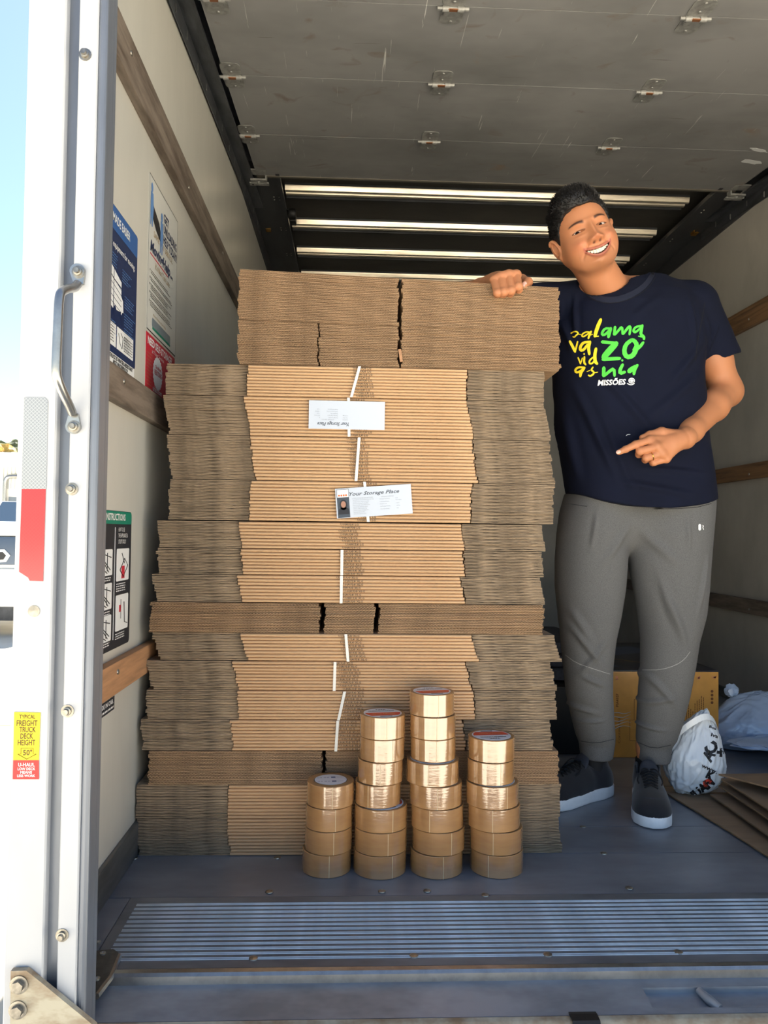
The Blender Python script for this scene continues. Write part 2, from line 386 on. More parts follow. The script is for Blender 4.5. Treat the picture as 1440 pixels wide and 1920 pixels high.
def wall(name, x0, x1, m, label):
    return MB().box((x0, YF-.06, -.03), (x1, YB+.05, ZR+.03)).build(name, m, None, kind=K, label=label, cat='wall')
wl = wall('wall_left', XL-.010, XL, M_frp, 'pale grey fibreglass left wall of the truck box')
wr = wall('wall_right', XR, XR+.05, M_frpR, 'scuffed beige fibreglass right wall of the truck box')
MB().box((XL, YB, -.03), (XR, YB+.05, ZR)).build('wall_back', M_frpR, None, kind=K, label='shaded front bulkhead wall deep inside the truck box', cat='wall')
for side, X0, sg, wa in (('left', XL, 1, wl), ('right', XR, -1, wr)):
    for z0, z1, mt, lb in ((1.712, 1.808, M_woodG, 'upper'), (1.026, 1.096, M_woodG, 'middle'), (.424, .490, M_woodF if side == 'left' else M_wood, 'lower')):
        m2 = mt if side == 'left' else (M_wood if lb != 'lower' else M_woodG)
        a, b = sorted((X0, X0+sg*.022))
        o = MB().bbox((a, 1.40, z0), (b, YB-.01, z1), .003).build('trim_1', m2, None, kind=K, label='%s scuffed wooden tie-down rail on the %s wall' % (lb, side), cat='rail')
        for k in range(7):
            y = 1.62+.58*k
            MB().lathe([(.006, 0), (.005, .002*sg), (0, .0025*sg)], (X0+sg*.022, y, (z0+z1)/2+.012*(-1)**k), 0, 10).build('screw', M_zinc, o, True)
    a, b = sorted((X0, X0+sg*.010))
    MB().bbox((a, 1.40, 0), (b, YB-.01, .078 if side == 'left' else .05), .003).build('baseboard_'+side, mat('base strip', (128,128,126), .45, .6, var=.25, vscale=(20,4,20)), None, kind=K, label='dull metal kick strip along the foot of the %s wall' % side, cat='baseboard')
# scratches scuffed into the wall panels
# roof
MB().box((XL, YF, ZR), (XR, YB, ZR+.03)).build('ceiling', M_roof, None, kind=K, label='dark roof sheet of the truck box above the bows', cat='ceiling')
def bow_y(yp, x=760): return PZ(x, yp, ZR-.03)[1]
for k in range(9):
    y0 = 3.565+.395*k
    if y0 > YB-.1: break
    o = thing('roof_bow', 'pale metal roof bow, %s counted back from the open door' % ('first','second','third','fourth','fifth','sixth','seventh','eighth','ninth')[k], 'roof bow', (0, y0, ZR), group=None, kind=K)
    MB().box((XL+.17, -.002, -.010), (XR-.20, .105, 0)).build('flange', M_dark, o)
    for yy, zz in ((.016, -.022), (.066, -.022)):
        hh = .024 if yy < .05 else .019
        pr = [(yy-.016, -.009), (yy-.0155+.3*hh*.15, -.009-hh*.2), (yy-.016+.34*hh, -.009-hh*.9), (yy-.016+.44*hh, -.009-hh), (yy+.008, -.009-hh), (yy+.014, -.009)]
        MB().prism(pr, XR-XL-.37, 0, XL+.17).build('ridge', M_bow, o, False)
    MB().box((XL+.17, .098, -.030), (XR-.20, .104, -.009)).build('lip', M_dark, o)
# side plates under the roof and the wall-top channels
for side, X0, sg in (('left', XL, 1), ('right', XR, -1)):
    a, b = sorted((X0, X0+sg*.165))
    o = MB().box((a, 1.9, ZR-.055), (b, YB, ZR-.047)).build('trim_2', M_dark, None, kind=K, label='dark riveted header plate where the %s wall meets the roof' % side, cat='trim')
    for k in range(8):
        for dx in (.14, .115):
            for dy in (0, .03): MB().lathe([(.004, 0), (.003, -.002), (0, -.0025)], (X0+sg*dx, 3.60+.365*k+dy, ZR-.055), 2, 8).build('rivet', M_zinc, o, True)
    a, b = sorted((X0+sg*.148, X0+sg*.165)); MB().box((a, 3.32, ZR-.068), (b, YB, ZR-.055)).build('lip', M_dark, o)
    # top channel on the wall
    a, b = sorted((X0, X0+sg*.006)); o = MB().box((a, 1.5, 2.262), (b, YB, ZR-.056)).build('trim_3', M_dark, None, kind=K, label='dark steel strip riveted along the top of the %s wall' % side, cat='trim')

# ---- roll-up door parked under the roof
DX0, DX1 = -.435, 1.72; DS = .084
def dz(y): return 2.228 + DS*(y-2.10)
def on_door(x, y):
    d = ray(x, y); t = (2.228-DS*2.10-CAM[2])/(d[2]-DS*d[1]); return CAM+d*t
seams = [on_door(930, 15)[1], on_door(930, 159)[1], on_door(930, 267)[1], on_door(930, 343)[1]]
pw = (seams[3]-seams[0])/3
edges = [seams[0]-2*pw, seams[0]-pw] + seams
dr = thing('door_1', 'scratched grey roll-up door parked open under the truck roof', 'door', kind=K)
for a, b in zip(edges[:-1], edges[1:]):
    vs = []
    g = .0013
    MB().add([(DX0, a+g, dz(a)), (DX1, a+g, dz(a)), (DX1, b-g, dz(b)), (DX0, b-g, dz(b)), (DX0, a+g, dz(a)+.016), (DX1, a+g, dz(a)+.016), (DX1, b-g, dz(b)+.016), (DX0, b-g, dz(b)+.016)],
             [(0,3,2,1),(4,5,6,7),(0,1,5,4),(1,2,6,5),(2,3,7,6),(3,0,4,7)]).build('door_panel', M_door, dr)
e = edges[-1]; MB().box((DX0, e-.002, dz(e)-.004), (DX1, e+.012, dz(e)+.03)).build('bottom_rail', mat('door edge rail', (128,122,112), .4, .5), dr)
ang = math.atan(DS)
def hinge(x, y, end=False):
    p = on_door(x, y); yy = min(seams, key=lambda s: abs(s-p[1]))
    h = thing_child('hinge', dr, (p[0], yy, dz(yy)-.0005), (ang, 0, 0))
def thing_child(name, par, loc, rot):
    o = bpy.data.objects.new(name, None); COL.objects.link(o); o.parent = par; o.location = loc; o.rotation_euler = rot; return o
M_hinge = mat('worn hinge steel', (160,160,156), .45, .25, var=.2, vscale=(40,40,40))
def rrect(cx, cy, w, h, r, n=5):
    out = []
    for qx, qy, a0 in ((1,1,0),(-1,1,pi/2),(-1,-1,pi),(1,-1,1.5*pi)):
        for k in range(n+1):
            a = a0+pi/2*k/n; out.append((cx+qx*(w/2-r)+r*cos(a), cy+qy*(h/2-r)+r*sin(a)))
    return out
hp = MB(); hp.prism(rrect(0, .042, .064, .076, .017), .0022, 2, -.0024); hp.prism(rrect(0, -.042, .064, .076, .017), .0022, 2, -.0024)
for yy in (.026, .066, -.026, -.066): hp.lathe([(.0048, -.0024), (.004, -.005), (0, -.0055)], (0, yy, 0), 2, 10)
hp.tube([(-.044, 0, -.006), (.044, 0, -.006)], .0052, 8); hp.tube([(-.030, 0, -.007), (-.012, 0, -.007)], .0085, 10); hp.tube([(.012, 0, -.007), (.030, 0, -.007)], .0085, 10)
hp.box((-.024, .004, -.010), (.024, .030, -.002)); hpm = hp.mesh('hinge', [M_hinge], True)
brz = MB().box((-.016, -.007, -.012), (.016, .004, -.009)).mesh('pin_cover', mat('rusty pin', (140,92,60), .6, .3))
for x, y in ((405,5),(435,138),(463,244),(850,12),(827,157),(805,262),(1305,30),(1213,175),(1145,270)):
    p = on_door(x, y); yy = min(seams[:3], key=lambda s: abs(s-p[1]))
    h = link('hinge', hpm, dr, (p[0], yy, dz(yy)-.001), (ang, 0, 0)); link('pin_cover', brz, h)
for x, y in ((481,315),(1398,345)):
    p = on_door(x, y); s = 1 if x > 900 else -1
    h = MB(); h.box((-.035, -.07, -.006), (.035, -.02, -.001)); h.box((-.030, -.02, -.028), (.030, .012, -.020)); h.box((-.035, -.02, -.028), (-.029, .014, -.001)); h.box((.029, -.02, -.028), (.035, .014, -.001)); h.box((-.042, .006, -.03), (.042, .03, -.024))
    h.lathe([(.007, -.028), (.007, -.034), (.003, -.038), (0, -.038)], (0, -.004, 0), 2, 12)
    h = h.build('roller_bracket', M_hinge, dr, True, loc=(p[0], seams[3]+.005, dz(seams[3])))
    MB().lathe([(0, .0), (.018, 0), (.021, .004), (.021, .010), (.018, .014), (0, .014)], (s*.035, .02, -.010), 0, 16).build('roller', M_black, h, True)
# peeled sticker remnants on the door, right side
rr = random.Random(4)
for x, y, w_, h_ in ((1408,303,.055,.022),(1422,281,.05,.012)):
    p = on_door(x, y); pts = []
    for k in range(18):
        a = 2*pi*k/18; q = rr.uniform(.6, 1.1); pts.append((w_*cos(a)*q, h_*sin(a)*q))
    MB().prism(pts, .0006, 2, -.0012).build('sticker_remnant', M_white, dr, loc=tuple(p), rot=(ang, 0, .35))
# tracks
for side, X0, sg in (('left', XL, 1), ('right', XR, -1)):
    o = thing('trim_4', 'grey steel door track running back along the top of the %s wall' % side, 'door track', kind=K)
    y0, y1 = 1.5, (4.0 if side == 'left' else 3.86)
    def strip(name, prof, m):
        k = len(prof); vs = [(X0+sg*q, y0, dz(y0)+h) for q, h in prof]+[(X0+sg*q, y1, dz(y1)+h) for q, h in prof]
        fs = [(i, (i+1) % k, (i+1) % k+k, i+k) for i in range(k)] + [tuple(range(k))[::-1], tuple(range(k, 2*k))]
        return MB().add(vs, fs).build(name, m, o)
    strip('web', [(.006, -.075), (.0085, -.075), (.0085, .02), (.006, .02)], M_track)
    strip('lower_lip', [(.0085, -.020), (.052, -.020), (.052, -.012), (.048, -.012), (.048, -.017), (.0085, -.017)], M_track)
    strip('middle_lip', [(.0085, .004), (.030, .004), (.030, .007), (.0085, .007)], M_track)
    strip('upper_lip', [(.0085, .020), (.058, .020), (.058, .024), (.0085, .024)], M_track)
    slot = MB().prism(rrect(0, 0, .026, .008, .0039), .001, 2)
    sm = slot.mesh('rivet', M_steel)
    for k in range(15):
        y = 1.75+.15*k
        if y < y1-.03: link('rivet', sm, o, (X0+sg*.0088, y, dz(y)-.055+.012*(k % 2)), (0, sg*pi/2, 0 if k % 2 else .9))
    cx = X0+sg*.045; c = MB(); c.box((cx-.010, y1-.02, dz(y1)-.045), (cx-.006, y1+.02, dz(y1)+.005)); c.box((cx-.010, y1-.02, dz(y1)-.045), (cx+.016, y1+.02, dz(y1)-.041)); c.box((cx+.012, y1-.004, dz(y1)-.045), (cx+.016, y1+.02, dz(y1)-.018))
    c.build('end_clip', M_brass, o)
# black roller pulley hanging from the left header plate
p = PZ(548, 395, ZR-.06)
pu = thing('pulley', 'small black pulley bracket under the roof at the left header plate', 'pulley', tuple(p)); MB().lathe([(0, -.018), (.022, -.018), (.026, -.012), (.026, .012), (.022, .018), (0, .018)], (0, 0, -.016), 0, 18).build('wheel', M_black, pu, True)
MB().bbox((-.03, -.02, -.004), (-.01, .075, .0), .002).bbox((-.012, .015, -.045), (.016, .075, .0), .004).build('bracket', M_black, pu)

# ---- rear corner post, left
po = thing('trim_5', 'white painted steel corner post framing the left of the door opening', 'post', kind=K)
zb, zt = -.02, 2.62
def vpost(name, poly, m, z0=zb): return MB().prism(poly, zt-z0, 2, z0).build(name, m, po, False)
vpost('outer_flange', [(-.513, 1.20), (-.511, 1.197), (-.457, 1.197), (-.455, 1.20), (-.455, 1.235), (-.513, 1.235)], M_jamb, -.12)
vpost('groove', [(-.455, 1.214), (-.436, 1.214), (-.436, 1.235), (-.455, 1.235)], M_jambG)
vpost('inner_flange', [(-.436, 1.203), (-.434, 1.20), (-.408, 1.20), (-.406, 1.203), (-.406, 1.235), (-.436, 1.235)], M_jamb)
vpost('rounded_edge', [(-.406, 1.235)]+[(-.400+.0075*cos(a), 1.209+.0075*sin(a)) for a in np.linspace(pi, 2*pi, 8)]+[(-.3925, 1.235)], M_jambG)
vpost('inner_jamb', [(-.406, 1.236), (-.3925, 1.236), (-.3925, 1.250), (-.398, 1.254), (-.44, 1.256), (-.452, 1.27), (-.455, 1.398), (-.510, 1.399), (-.510, 1.236)], M_jambG)
def stud(px, py, Y, r=.0065, dirv=(0,-1,0)):
    p = PY(px, py, Y); m = MB(); m.lathe([(r*1.5, 0), (r*1.5, -.002), (r*1.0, -.0022), (r, -.006), (r*.7, -.0065), (r*.62, -.011), (0, -.011)], (0,0,0), 1, 14)
    return m, p
for x, y in ((160,103),(135,917),(127,1333),(117,1753)):
    m, p = stud(x, y, 1.20); m.build('bolt', M_zinc, po, True, loc=tuple(p))
p = PY(64, 1146, 1.197); m = MB(); m.lathe([(.009, 0), (.009, -.001), (0, -.0015)], (0,0,0), 1, 14); m.build('worn_rivet', M_zinc, po, True, loc=tuple(p))
# grab handle
gh = thing('grab_handle', 'bent silver grab handle bolted to the left corner post', 'handle', tuple(PY(147, 660, 1.20)))
g0 = np.array(gh.location)
def gp(x, y, Y): return tuple(PY(x, y, Y)-g0)
hb = [gp(146, 532, 1.190), gp(140, 540, 1.182), gp(128, 541, 1.165), gp(116, 546, 1.150), gp(111, 556, 1.142), gp(109, 600, 1.140), gp(107, 650, 1.140), gp(105, 697, 1.140), gp(109, 715, 1.144), gp(120, 740, 1.160), gp(130, 760, 1.178), gp(136, 775, 1.190)]
# smooth path
def smooth_path(P, n=3):
    P = [np.array(p, float) for p in P]
    for _ in range(n):
        Q = [P[0]]
        for a, b in zip(P[:-1], P[1:]): Q += [a*.75+b*.25, a*.25+b*.75]
        P = Q+[P[-1]]
    return P
MB().tube(smooth_path(hb, 2), .0068, 12).build('bar', M_steel, gh, True)
for (x, y), tip in (((147, 510), hb[0]), ((139, 800), hb[-1])):
    c = np.array(gp(x, y, 1.199)); t = np.array(tip)
    pts = []
    d = t-c; L = np.linalg.norm(d[[0,2]]); ux = d/np.linalg.norm(d)
    a0 = math.atan2(d[2], d[0])
    for k in range(13):
        a = a0+pi/2+pi*k/12; pts.append((c[0]+.0115*cos(a), c[2]+.0115*sin(a)))
    pts += [(t[0]+.007*cos(a0-pi/2), t[2]+.007*sin(a0-pi/2)), (t[0]+.007*cos(a0+pi/2), t[2]+.007*sin(a0+pi/2))]
    MB().prism(pts, -.006, 1, c[1]).build('mounting_tab', M_steel, gh, False)
    m, p = stud(x, y, 1.193); m.build('bolt', M_zinc, gh, True, loc=tuple(p-g0))
# gusset
gq = [PY(x, y, 1.185) for x, y in ((20,1821),(49,1820),(78,1843),(178,1925),(185,2010),(18,2010))]
gs = MB().prism([(p[0], p[2]) for p in gq], .010, 1, 1.185).build('gusset_plate', M_bumper, None, False, label='cream triangular gusset plate at the foot of the left post', cat='plate')
for x, y in ((36,1846),(34,1893)):
    p = PY(x, y, 1.185); m = MB(); m.lathe([(.0135, 0), (.0135, -.0022), (.0105, -.0024)], (0,0,0), 1, 20)
    hx = [(.0088*cos(pi/3*k+.3), .0088*sin(pi/3*k+.3)) for k in range(6)]; m.prism(hx, -.0075, 1, -.002); m.build('hex_bolt', M_zinc, gs, False, loc=tuple(p))
# post on the right and header outside the frame (close the opening)
MB().box((1.72, 1.2, -.12), (1.9, 1.36, 2.62)).build('trim_6', M_jamb, None, kind=K, label='right rear corner post of the truck box', cat='post')
MB().box((-.510, 1.2, 2.16), (1.9, 1.36, 2.62)).build('trim_7', M_jamb, None, kind=K, label='header beam above the truck door opening', cat='beam')
MB().box((-.512, 1.36, ZR+.031), (1.852, YB+.05, ZR+.07)).build('trim_8', M_jamb, None, kind=K, label='outer roof skin of the truck box', cat='roof')
# ---- reflective tape and labels on the post
def post_sheet(name, pts, m, label=None, cat=None, Y=1.1965, parent=None, th=.0006):
    q = [PY(x, y, Y) for x, y in pts]
    return MB().prism([(p[0], p[2]) for p in q], -th, 1, Y).build(name, m, parent, False, label=label, cat=cat)
def reflex(name, c1, c2):
    m = mat(name, c1, .25, .0, coat=.6); n = m.node_tree.nodes; l = m.node_tree.links; b = n['Principled BSDF']
    tc = n.new('ShaderNodeTexCoord'); mp = n.new('ShaderNodeMapping'); mp.inputs['Scale'].default_value = (250, 250, 250); mp.inputs['Rotation'].default_value = (0, radians(45), 0)
    ck = n.new('ShaderNodeTexVoronoi'); ck.distance = 'CHEBYCHEV'; ck.inputs['Scale'].default_value = 1; ck.inputs['Randomness'].default_value = 0
    l.new(tc.outputs['Object'], mp.inputs[0]); l.new(mp.outputs[0], ck.inputs['Vector'])
    cr = n.new('ShaderNodeValToRGB'); cr.color_ramp.elements[0].position = .36; cr.color_ramp.elements[1].position = .44
    cr.color_ramp.elements[0].color = (*lin(c2), 1); cr.color_ramp.elements[1].color = (*lin(c1), 1)
    l.new(ck.outputs['Distance'], cr.inputs[0]); l.new(cr.outputs[0], b.inputs['Base Color']); return m
tp_ = thing('reflective_tape', 'silver and red reflective safety tape stuck on the left corner post', 'tape', (0,0,0))
post_sheet('silver_section', [(46,745),(84,745),(90,752),(87,917),(41,917)], reflex('silver reflector', (176,180,182), (146,150,154)), parent=tp_)
post_sheet('red_section', [(41,917),(86,917),(81,1090),(56,1089),(53,1083),(36,1072)], reflex('red reflector', (205,44,50), (196,38,46)), parent=tp_)
yl = thing('deck_height_label', 'yellow and red deck height sticker low on the left post', 'sticker')
post_sheet('yellow_sheet', [(27,1335),(76,1336),(73,1425),(25,1425)], mat('yellow label', (250,226,30), .5), parent=yl)
post_sheet('red_sheet', [(25,1425),(73,1425),(73,1461),(24,1461)], mat('red label', (214,50,48), .5), parent=yl)
def ytext(lines, m, name):
    t = MB()
    for s, x0, x1, y, cap in lines:
        a = PY(x0, y, 1.1955); b = PY(x1, y, 1.1955); put_text(t, s, a, (1,0,0), (0,0,1), cap*.00083, width=b[0]-a[0], bold=.02)
    t.build(name, m, yl)
ytext([('TYPICAL', 36, 66, 1347.5, 7), ('FREIGHT', 31, 70, 1361, 10), ('TRUCK', 36, 67, 1373, 10), ('DECK', 38, 62, 1385, 9.5), ('HEIGHT', 33, 66, 1397.5, 10), ("50''", 43, 60, 1416, 9.5)], mat('brown ink', (92,60,24), .6), 'brown_text')
ytext([('U-HAUL', 34, 65, 1437, 6.5), ('LOW DECK', 33, 66, 1444, 4.6), ('MEANS', 38, 60, 1450.5, 4.6), ('LESS WORK', 32, 66, 1457, 4.6)], M_white, 'white_text')
ar = MB(); aq = [PY(x, y, 1.1955) for x, y in ((39,1403),(62,1403),(62,1414),(68,1414),(50,1423.5),(33,1414),(39,1414),(39,1403))]
ar.tube(aq, .0004, 4); ar.build('arrow_outline', mat('brown ink', (92,60,24)), yl)

# ---- stickers on the left wall (read towards the back)
UX, UZ = (0,1,0), (0,0,1)
def sheet(name, y0, y1, z0, z1, m, par, x=.0010, r=.0, th=.0008):
    poly = rrect((y0+y1)/2, (z0+z1)/2, y1-y0, z1-z0, r) if r else [(y0,z0),(y1,z0),(y1,z1),(y0,z1)]
    return MB().prism(poly, th, 0, XL+x-th).build(name, m, par)
def wtext(par, m, lines, x=.0016, name='lettering'):
    t = MB()
    for ln in lines:
        s, y, z, cap = ln[:4]; kw = dict(ln[4]) if len(ln) > 4 else {}
        wd = kw.pop('width', None); al = kw.get('align', 'LEFT')
        put_text(t, s, (XL+x, y, z), UX, UZ, cap, width=wd, **kw)
    t.build(name, m, par)
def greek(mb, y0, y1, z, h, rng, x=.0016):
    """rows of tiny print, too small to read in the photograph"""
    y = y0
    while y < y1:
        l = rng.uniform(.004, .012); mb.add([(XL+x, y, z), (XL+x, min(y+l, y1), z), (XL+x, min(y+l, y1), z+h), (XL+x, y, z+h)], [(0,1,2,3)]); y += l+.003
M_navy = mat('navy print', (34,62,108), .45); M_navy2 = mat('deep navy print', (26,44,84), .45); M_ink = mat('black ink', (28,28,32), .5)
M_red = mat('sticker red', (196,40,60), .45); M_green = mat('sticker green', (20,128,104), .45); M_gold = mat('tan print', (168,140,96), .5); M_lb = mat('light blue print', (96,140,196), .5)
M_char = mat('charcoal print', (38,42,50), .45)
rg = random.Random(11)
A = thing('moving_poster', 'dark blue poster with a white truck drawing on the left wall', 'poster')
sheet('blue_field', 1.38, 1.772, 1.130, 1.436, M_navy2, A, r=.008); sheet('header_band', 1.38, 1.771, 1.386, 1.435, mat('header blue', (44,92,156), .45), A, .0013, .006)
wtext(A, M_white, [('MOVING MADE EASIER', 1.50, 1.402, .018, dict(bold=.02, width=.21)), ('right equipment for moving.', 1.555, 1.350, .013, dict(width=.195, bold=.01))], .002)
g = MB()
for y0, y1, z in [(1.59, 1.64, 1.335), (1.66, 1.73, 1.322), (1.68, 1.765, 1.27), (1.68, 1.765, 1.232), (1.68, 1.76, 1.20), (1.56, 1.64, 1.195), (1.68, 1.74, 1.178)]:
    for k in range(5): greek(g, y0, y1-rg.uniform(0, .03), z-.006*k, .0016, rg)
g.build('small_print', M_lb, A)
t = MB(); T = lambda y, z: (XL+.0018, y, z)
t.add([T(1.545,1.30), T(1.60,1.283), T(1.655,1.278), T(1.655,1.228), T(1.60,1.222), T(1.545,1.232)], [(0,1,2,3,4,5)]); t.add([T(1.545,1.318), T(1.60,1.306), T(1.655,1.292), T(1.655,1.281), T(1.60,1.286), T(1.545,1.304)], [(0,1,2,3,4,5)])
t.add([T(1.655,1.262), T(1.668,1.255), T(1.672,1.232), T(1.668,1.222), T(1.655,1.224)], [(0,1,2,3,4)]); t.build('truck_drawing', M_white, A)
t = MB()
for k in range(5): t.add([(XL+.0022, 1.545, 1.296-.014*k), (XL+.0022, 1.655, 1.276-.012*k), (XL+.0022, 1.655, 1.2745-.012*k), (XL+.0022, 1.545, 1.2945-.014*k)], [(0,1,2,3)])
t.add([(XL+.0022, 1.60, 1.305), (XL+.0022, 1.603, 1.305), (XL+.0022, 1.603, 1.222), (XL+.0022, 1.60, 1.222)], [(0,1,2,3)])
for cy in (1.612, 1.667): t.add([(XL+.0023, cy+.010*cos(a), 1.218+.013*sin(a)) for a in np.linspace(0, 6, 12)], [tuple(range(12))])
t.build('drawing_lines', M_navy2, A)
sheet('white_panel', 1.545, 1.625, 1.145, 1.192, M_white, A, .0016); sheet('white_panel', 1.633, 1.752, 1.145, 1.192, M_white, A, .0016)
g = MB()
for k in range(6): greek(g, 1.56, 1.61, 1.183-.006*k, .002, rg, .0020); greek(g, 1.68, 1.745, 1.180-.006*k, .002, rg, .0020)
g.tube([(XL+.002, 1.642, 1.18), (XL+.002, 1.652, 1.16), (XL+.002, 1.668, 1.152), (XL+.002, 1.672, 1.176), (XL+.002, 1.658, 1.184)], .0006, 4); g.build('panel_print', M_ink, A)
B = thing('water_sticker', 'white water-resistant warning sticker below the blue poster', 'sticker')
sheet('white_field', 1.38, 1.766, 1.0975, 1.1295, M_white, B)
wtext(B, M_ink, [('THIS TRUCK IS WATER-RESISTANT', 1.556, 1.1190, .0085, dict(bold=.03, width=.196)), ('NOT WATERPROOF', 1.61, 1.1085, .0085, dict(bold=.03, width=.105))])
g = MB(); greek(g, 1.556, 1.75, 1.1035, .003, rg); greek(g, 1.556, 1.70, 1.0995, .0025, rg); g.build('small_print', M_ink, B)
C = thing('help_poster', 'white moving help poster with blue figures on the left wall', 'poster')
sheet('white_field', 1.862, 2.162, 1.250, 1.632, mat('poster white', (206,206,200), .4), C)
b_ = MB()
for a, b, c, d in ((1.862,2.162,1.250,1.253),(1.862,2.162,1.630,1.632),(1.862,1.8635,1.250,1.632),(2.1605,2.162,1.250,1.632)): b_.add([(XL+.0014,a,c),(XL+.0014,b,c),(XL+.0014,b,d),(XL+.0014,a,d)], [(0,1,2,3)])
b_.build('border', M_ink, C)
wtext(C, M_navy2, [('GET', 2.005, 1.570, .022, dict(bold=.03, width=.055)), ('UNLOADING', 2.005, 1.541, .022, dict(bold=.03, width=.148)), ('HELP TODAY!', 2.005, 1.512, .022, dict(bold=.03, width=.150)), ('MovingHelp', 1.880, 1.449, .026, dict(bold=.04, width=.205, shear=.15)), ('.com', 2.085, 1.449, .010, dict(bold=.02, width=.03))])
wtext(C, M_gold, [('SAME DAY SERVICE.', 1.91, 1.492, .015, dict(width=.20)), ("It's Not Too Late", 1.93, 1.418, .016, dict(width=.15)), ('More Choices. More Help.', 1.92, 1.296, .006, dict(width=.13))], name='tan_lettering')
sheet('underline', 1.880, 2.06, 1.440, 1.443, M_red, C, .0015)
g = MB()
for z, n in ((1.400, 2), (1.382, 2), (1.366, 3), (1.346, 3), (1.325, 3)):
    g.add([(XL+.0016, 1.880, z-.002), (XL+.0016, 1.884, z-.002), (XL+.0016, 1.884, z+.003), (XL+.0016, 1.880, z+.003)], [(0,1,2,3)])
    for k in range(n): greek(g, 1.89, 2.12-rg.uniform(0, .06), z-.0052*k, .0024, rg)
g.build('small_print', M_ink, C)
sheet('logo_badge', 1.91, 2.10, 1.268, 1.290, mat('badge grey', (120,132,140), .4), C, .0015, .006); sheet('badge_base', 1.915, 2.10, 1.262, 1.268, M_green, C, .0017)
f = MB()   # two movers carrying a dark box
f.add([(XL+.0016, y, z) for y, z in ((1.876,1.575),(1.893,1.578),(1.905,1.565),(1.960,1.545),(1.985,1.515),(1.985,1.500),(1.93,1.515),(1.895,1.535),(1.885,1.55))], [tuple(range(9))]); f.build('box_drawing', M_ink, C)
f = MB()
for cy, cz in ((1.886, 1.605), (1.985, 1.570)):
    f = MB(); f.add([(XL+.0018, cy+.009*cos(a), cz+.012*sin(a)) for a in np.linspace(0, 5.8, 12)], [tuple(range(12))])
    f.add([(XL+.0018, cy+q, cz+w2) for q, w2 in ((-.012,-.012),(.012,-.012),(.016,-.045),(.010,-.095),(.003,-.095),(.0,-.06),(-.006,-.095),(-.013,-.095),(-.012,-.045))], [tuple(range(9))])
    f.build('mover_figure', M_lb, C)
D = thing('self_storage_poster', 'red self-storage poster under the white help poster on left wall', 'poster')
sheet('red_field', 1.862, 2.160, 1.094, 1.244, M_red, D)
wtext(D, M_white, [('NEED SELF-STORAGE?', 1.875, 1.218, .018, dict(bold=.03, width=.25)), ('at Your Service', 1.915, 1.203, .010, dict(width=.12)), ('uhaul.com', 1.93, 1.112, .013, dict(bold=.02, width=.09))])
g = MB()
for k in range(11): greek(g, 1.868, 1.92, 1.195-.0085*k, .0016, rg)
g.build('small_print', M_gold, D)
s_ = MB(); s_.add([(XL+.0016, 1.975+(.045+.004*(k % 2))*cos(pi*k/24), 1.162+(.040+.004*(k % 2))*sin(pi*k/24)) for k in range(48)], [tuple(range(48))]); s_.build('starburst', M_white, D)
wtext(D, M_red, [('One Month', 1.948, 1.172, .009, dict(bold=.02)), ('FREE STORAGE', 1.940, 1.156, .012, dict(bold=.03, width=.075))], .0022, 'red_lettering')
E_ = thing('operating_sticker', 'black operating instructions sticker with green header on left wall', 'sticker')
sheet('black_field', 1.40, 1.771, .510, .803, M_char, E_, r=.010); sheet('header_band', 1.40, 1.770, .775, .802, M_green, E_, .0014, .008)
wtext(E_, M_white, [('OPERATING INSTRUCTIONS', 1.470, .783, .014, dict(bold=.02, width=.25)), ('HOW TO USE', 1.672, .759, .009, dict(width=.045)), ('THE APPLIANCE &', 1.672, .746, .009, dict(width=.068)), ('UTILITY DOLLY', 1.672, .733, .009, dict(width=.055))], .002)
for y0, y1, z0, z1 in ((1.56,1.635,.668,.722),(1.56,1.635,.598,.652),(1.56,1.635,.532,.586),(1.665,1.755,.652,.722),(1.665,1.755,.545,.622)): sheet('white_panel', y0, y1, z0, z1, M_white, E_, .0016, .004)
sheet('divider', 1.650, 1.652, .53, .768, M_white, E_, .0016)
g = MB()
for y0, y1, zs in ((1.555,1.635,(.662,.657,.592,.587,.527,.522)),(1.665,1.74,(.645,.640,.635,.630,.538,.533,.528)),(1.555,1.59,(.753,.744,.735))):
    for z in zs: greek(g, y0, y1-.01, z, .0022, rg)
g.build('small_print', M_white, E_)
g = MB()
for cz in (.695, .625, .558):
    for a, b in (((1.575,.018),(1.625,.010)),((1.575,.006),(1.62,-.016)),((1.585,-.004),(1.61,-.02)),((1.60,.020),(1.60,-.018)),((1.57,-.012),(1.60,-.022))): g.tube([(XL+.0018, a[0], cz+a[1]), (XL+.0018, b[0], cz+b[1])], .0012, 4)
g.tube([(XL+.0018, 1.688, .676), (XL+.0018, 1.72, .700), (XL+.0018, 1.745, .684), (XL+.0018, 1.712, .660), (XL+.0018, 1.688, .676)], .0012, 4); g.tube([(XL+.0018, 1.70, .712), (XL+.0018, 1.72, .69)], .0012, 4)
g.tube([(XL+.0018, 1.722, .605), (XL+.0018, 1.728, .560), (XL+.0018, 1.748, .556)], .0014, 4); g.tube([(XL+.0018, 1.70, .612), (XL+.0018, 1.70, .57)], .0008, 4); g.build('line_drawings', M_ink, E_)
sheet('red_figure', 1.700, 1.722, .657, .684, M_red, E_, .0021); sheet('red_box', 1.688, 1.700, .585, .60, M_red, E_, .0021)
G_ = thing('passenger_sticker', 'small black passengers sticker below the lower left rail', 'sticker')
sheet('black_field', 1.42, 1.672, .381, .409, M_char, G_)
wtext(G_, M_white, [('PASSENGERS MUST RIDE IN CAB.', 1.44, .396, .009, dict(bold=.02, width=.222))]); g = MB(); greek(g, 1.50, 1.665, .386, .004, rg); g.build('small_print', M_white, G_)
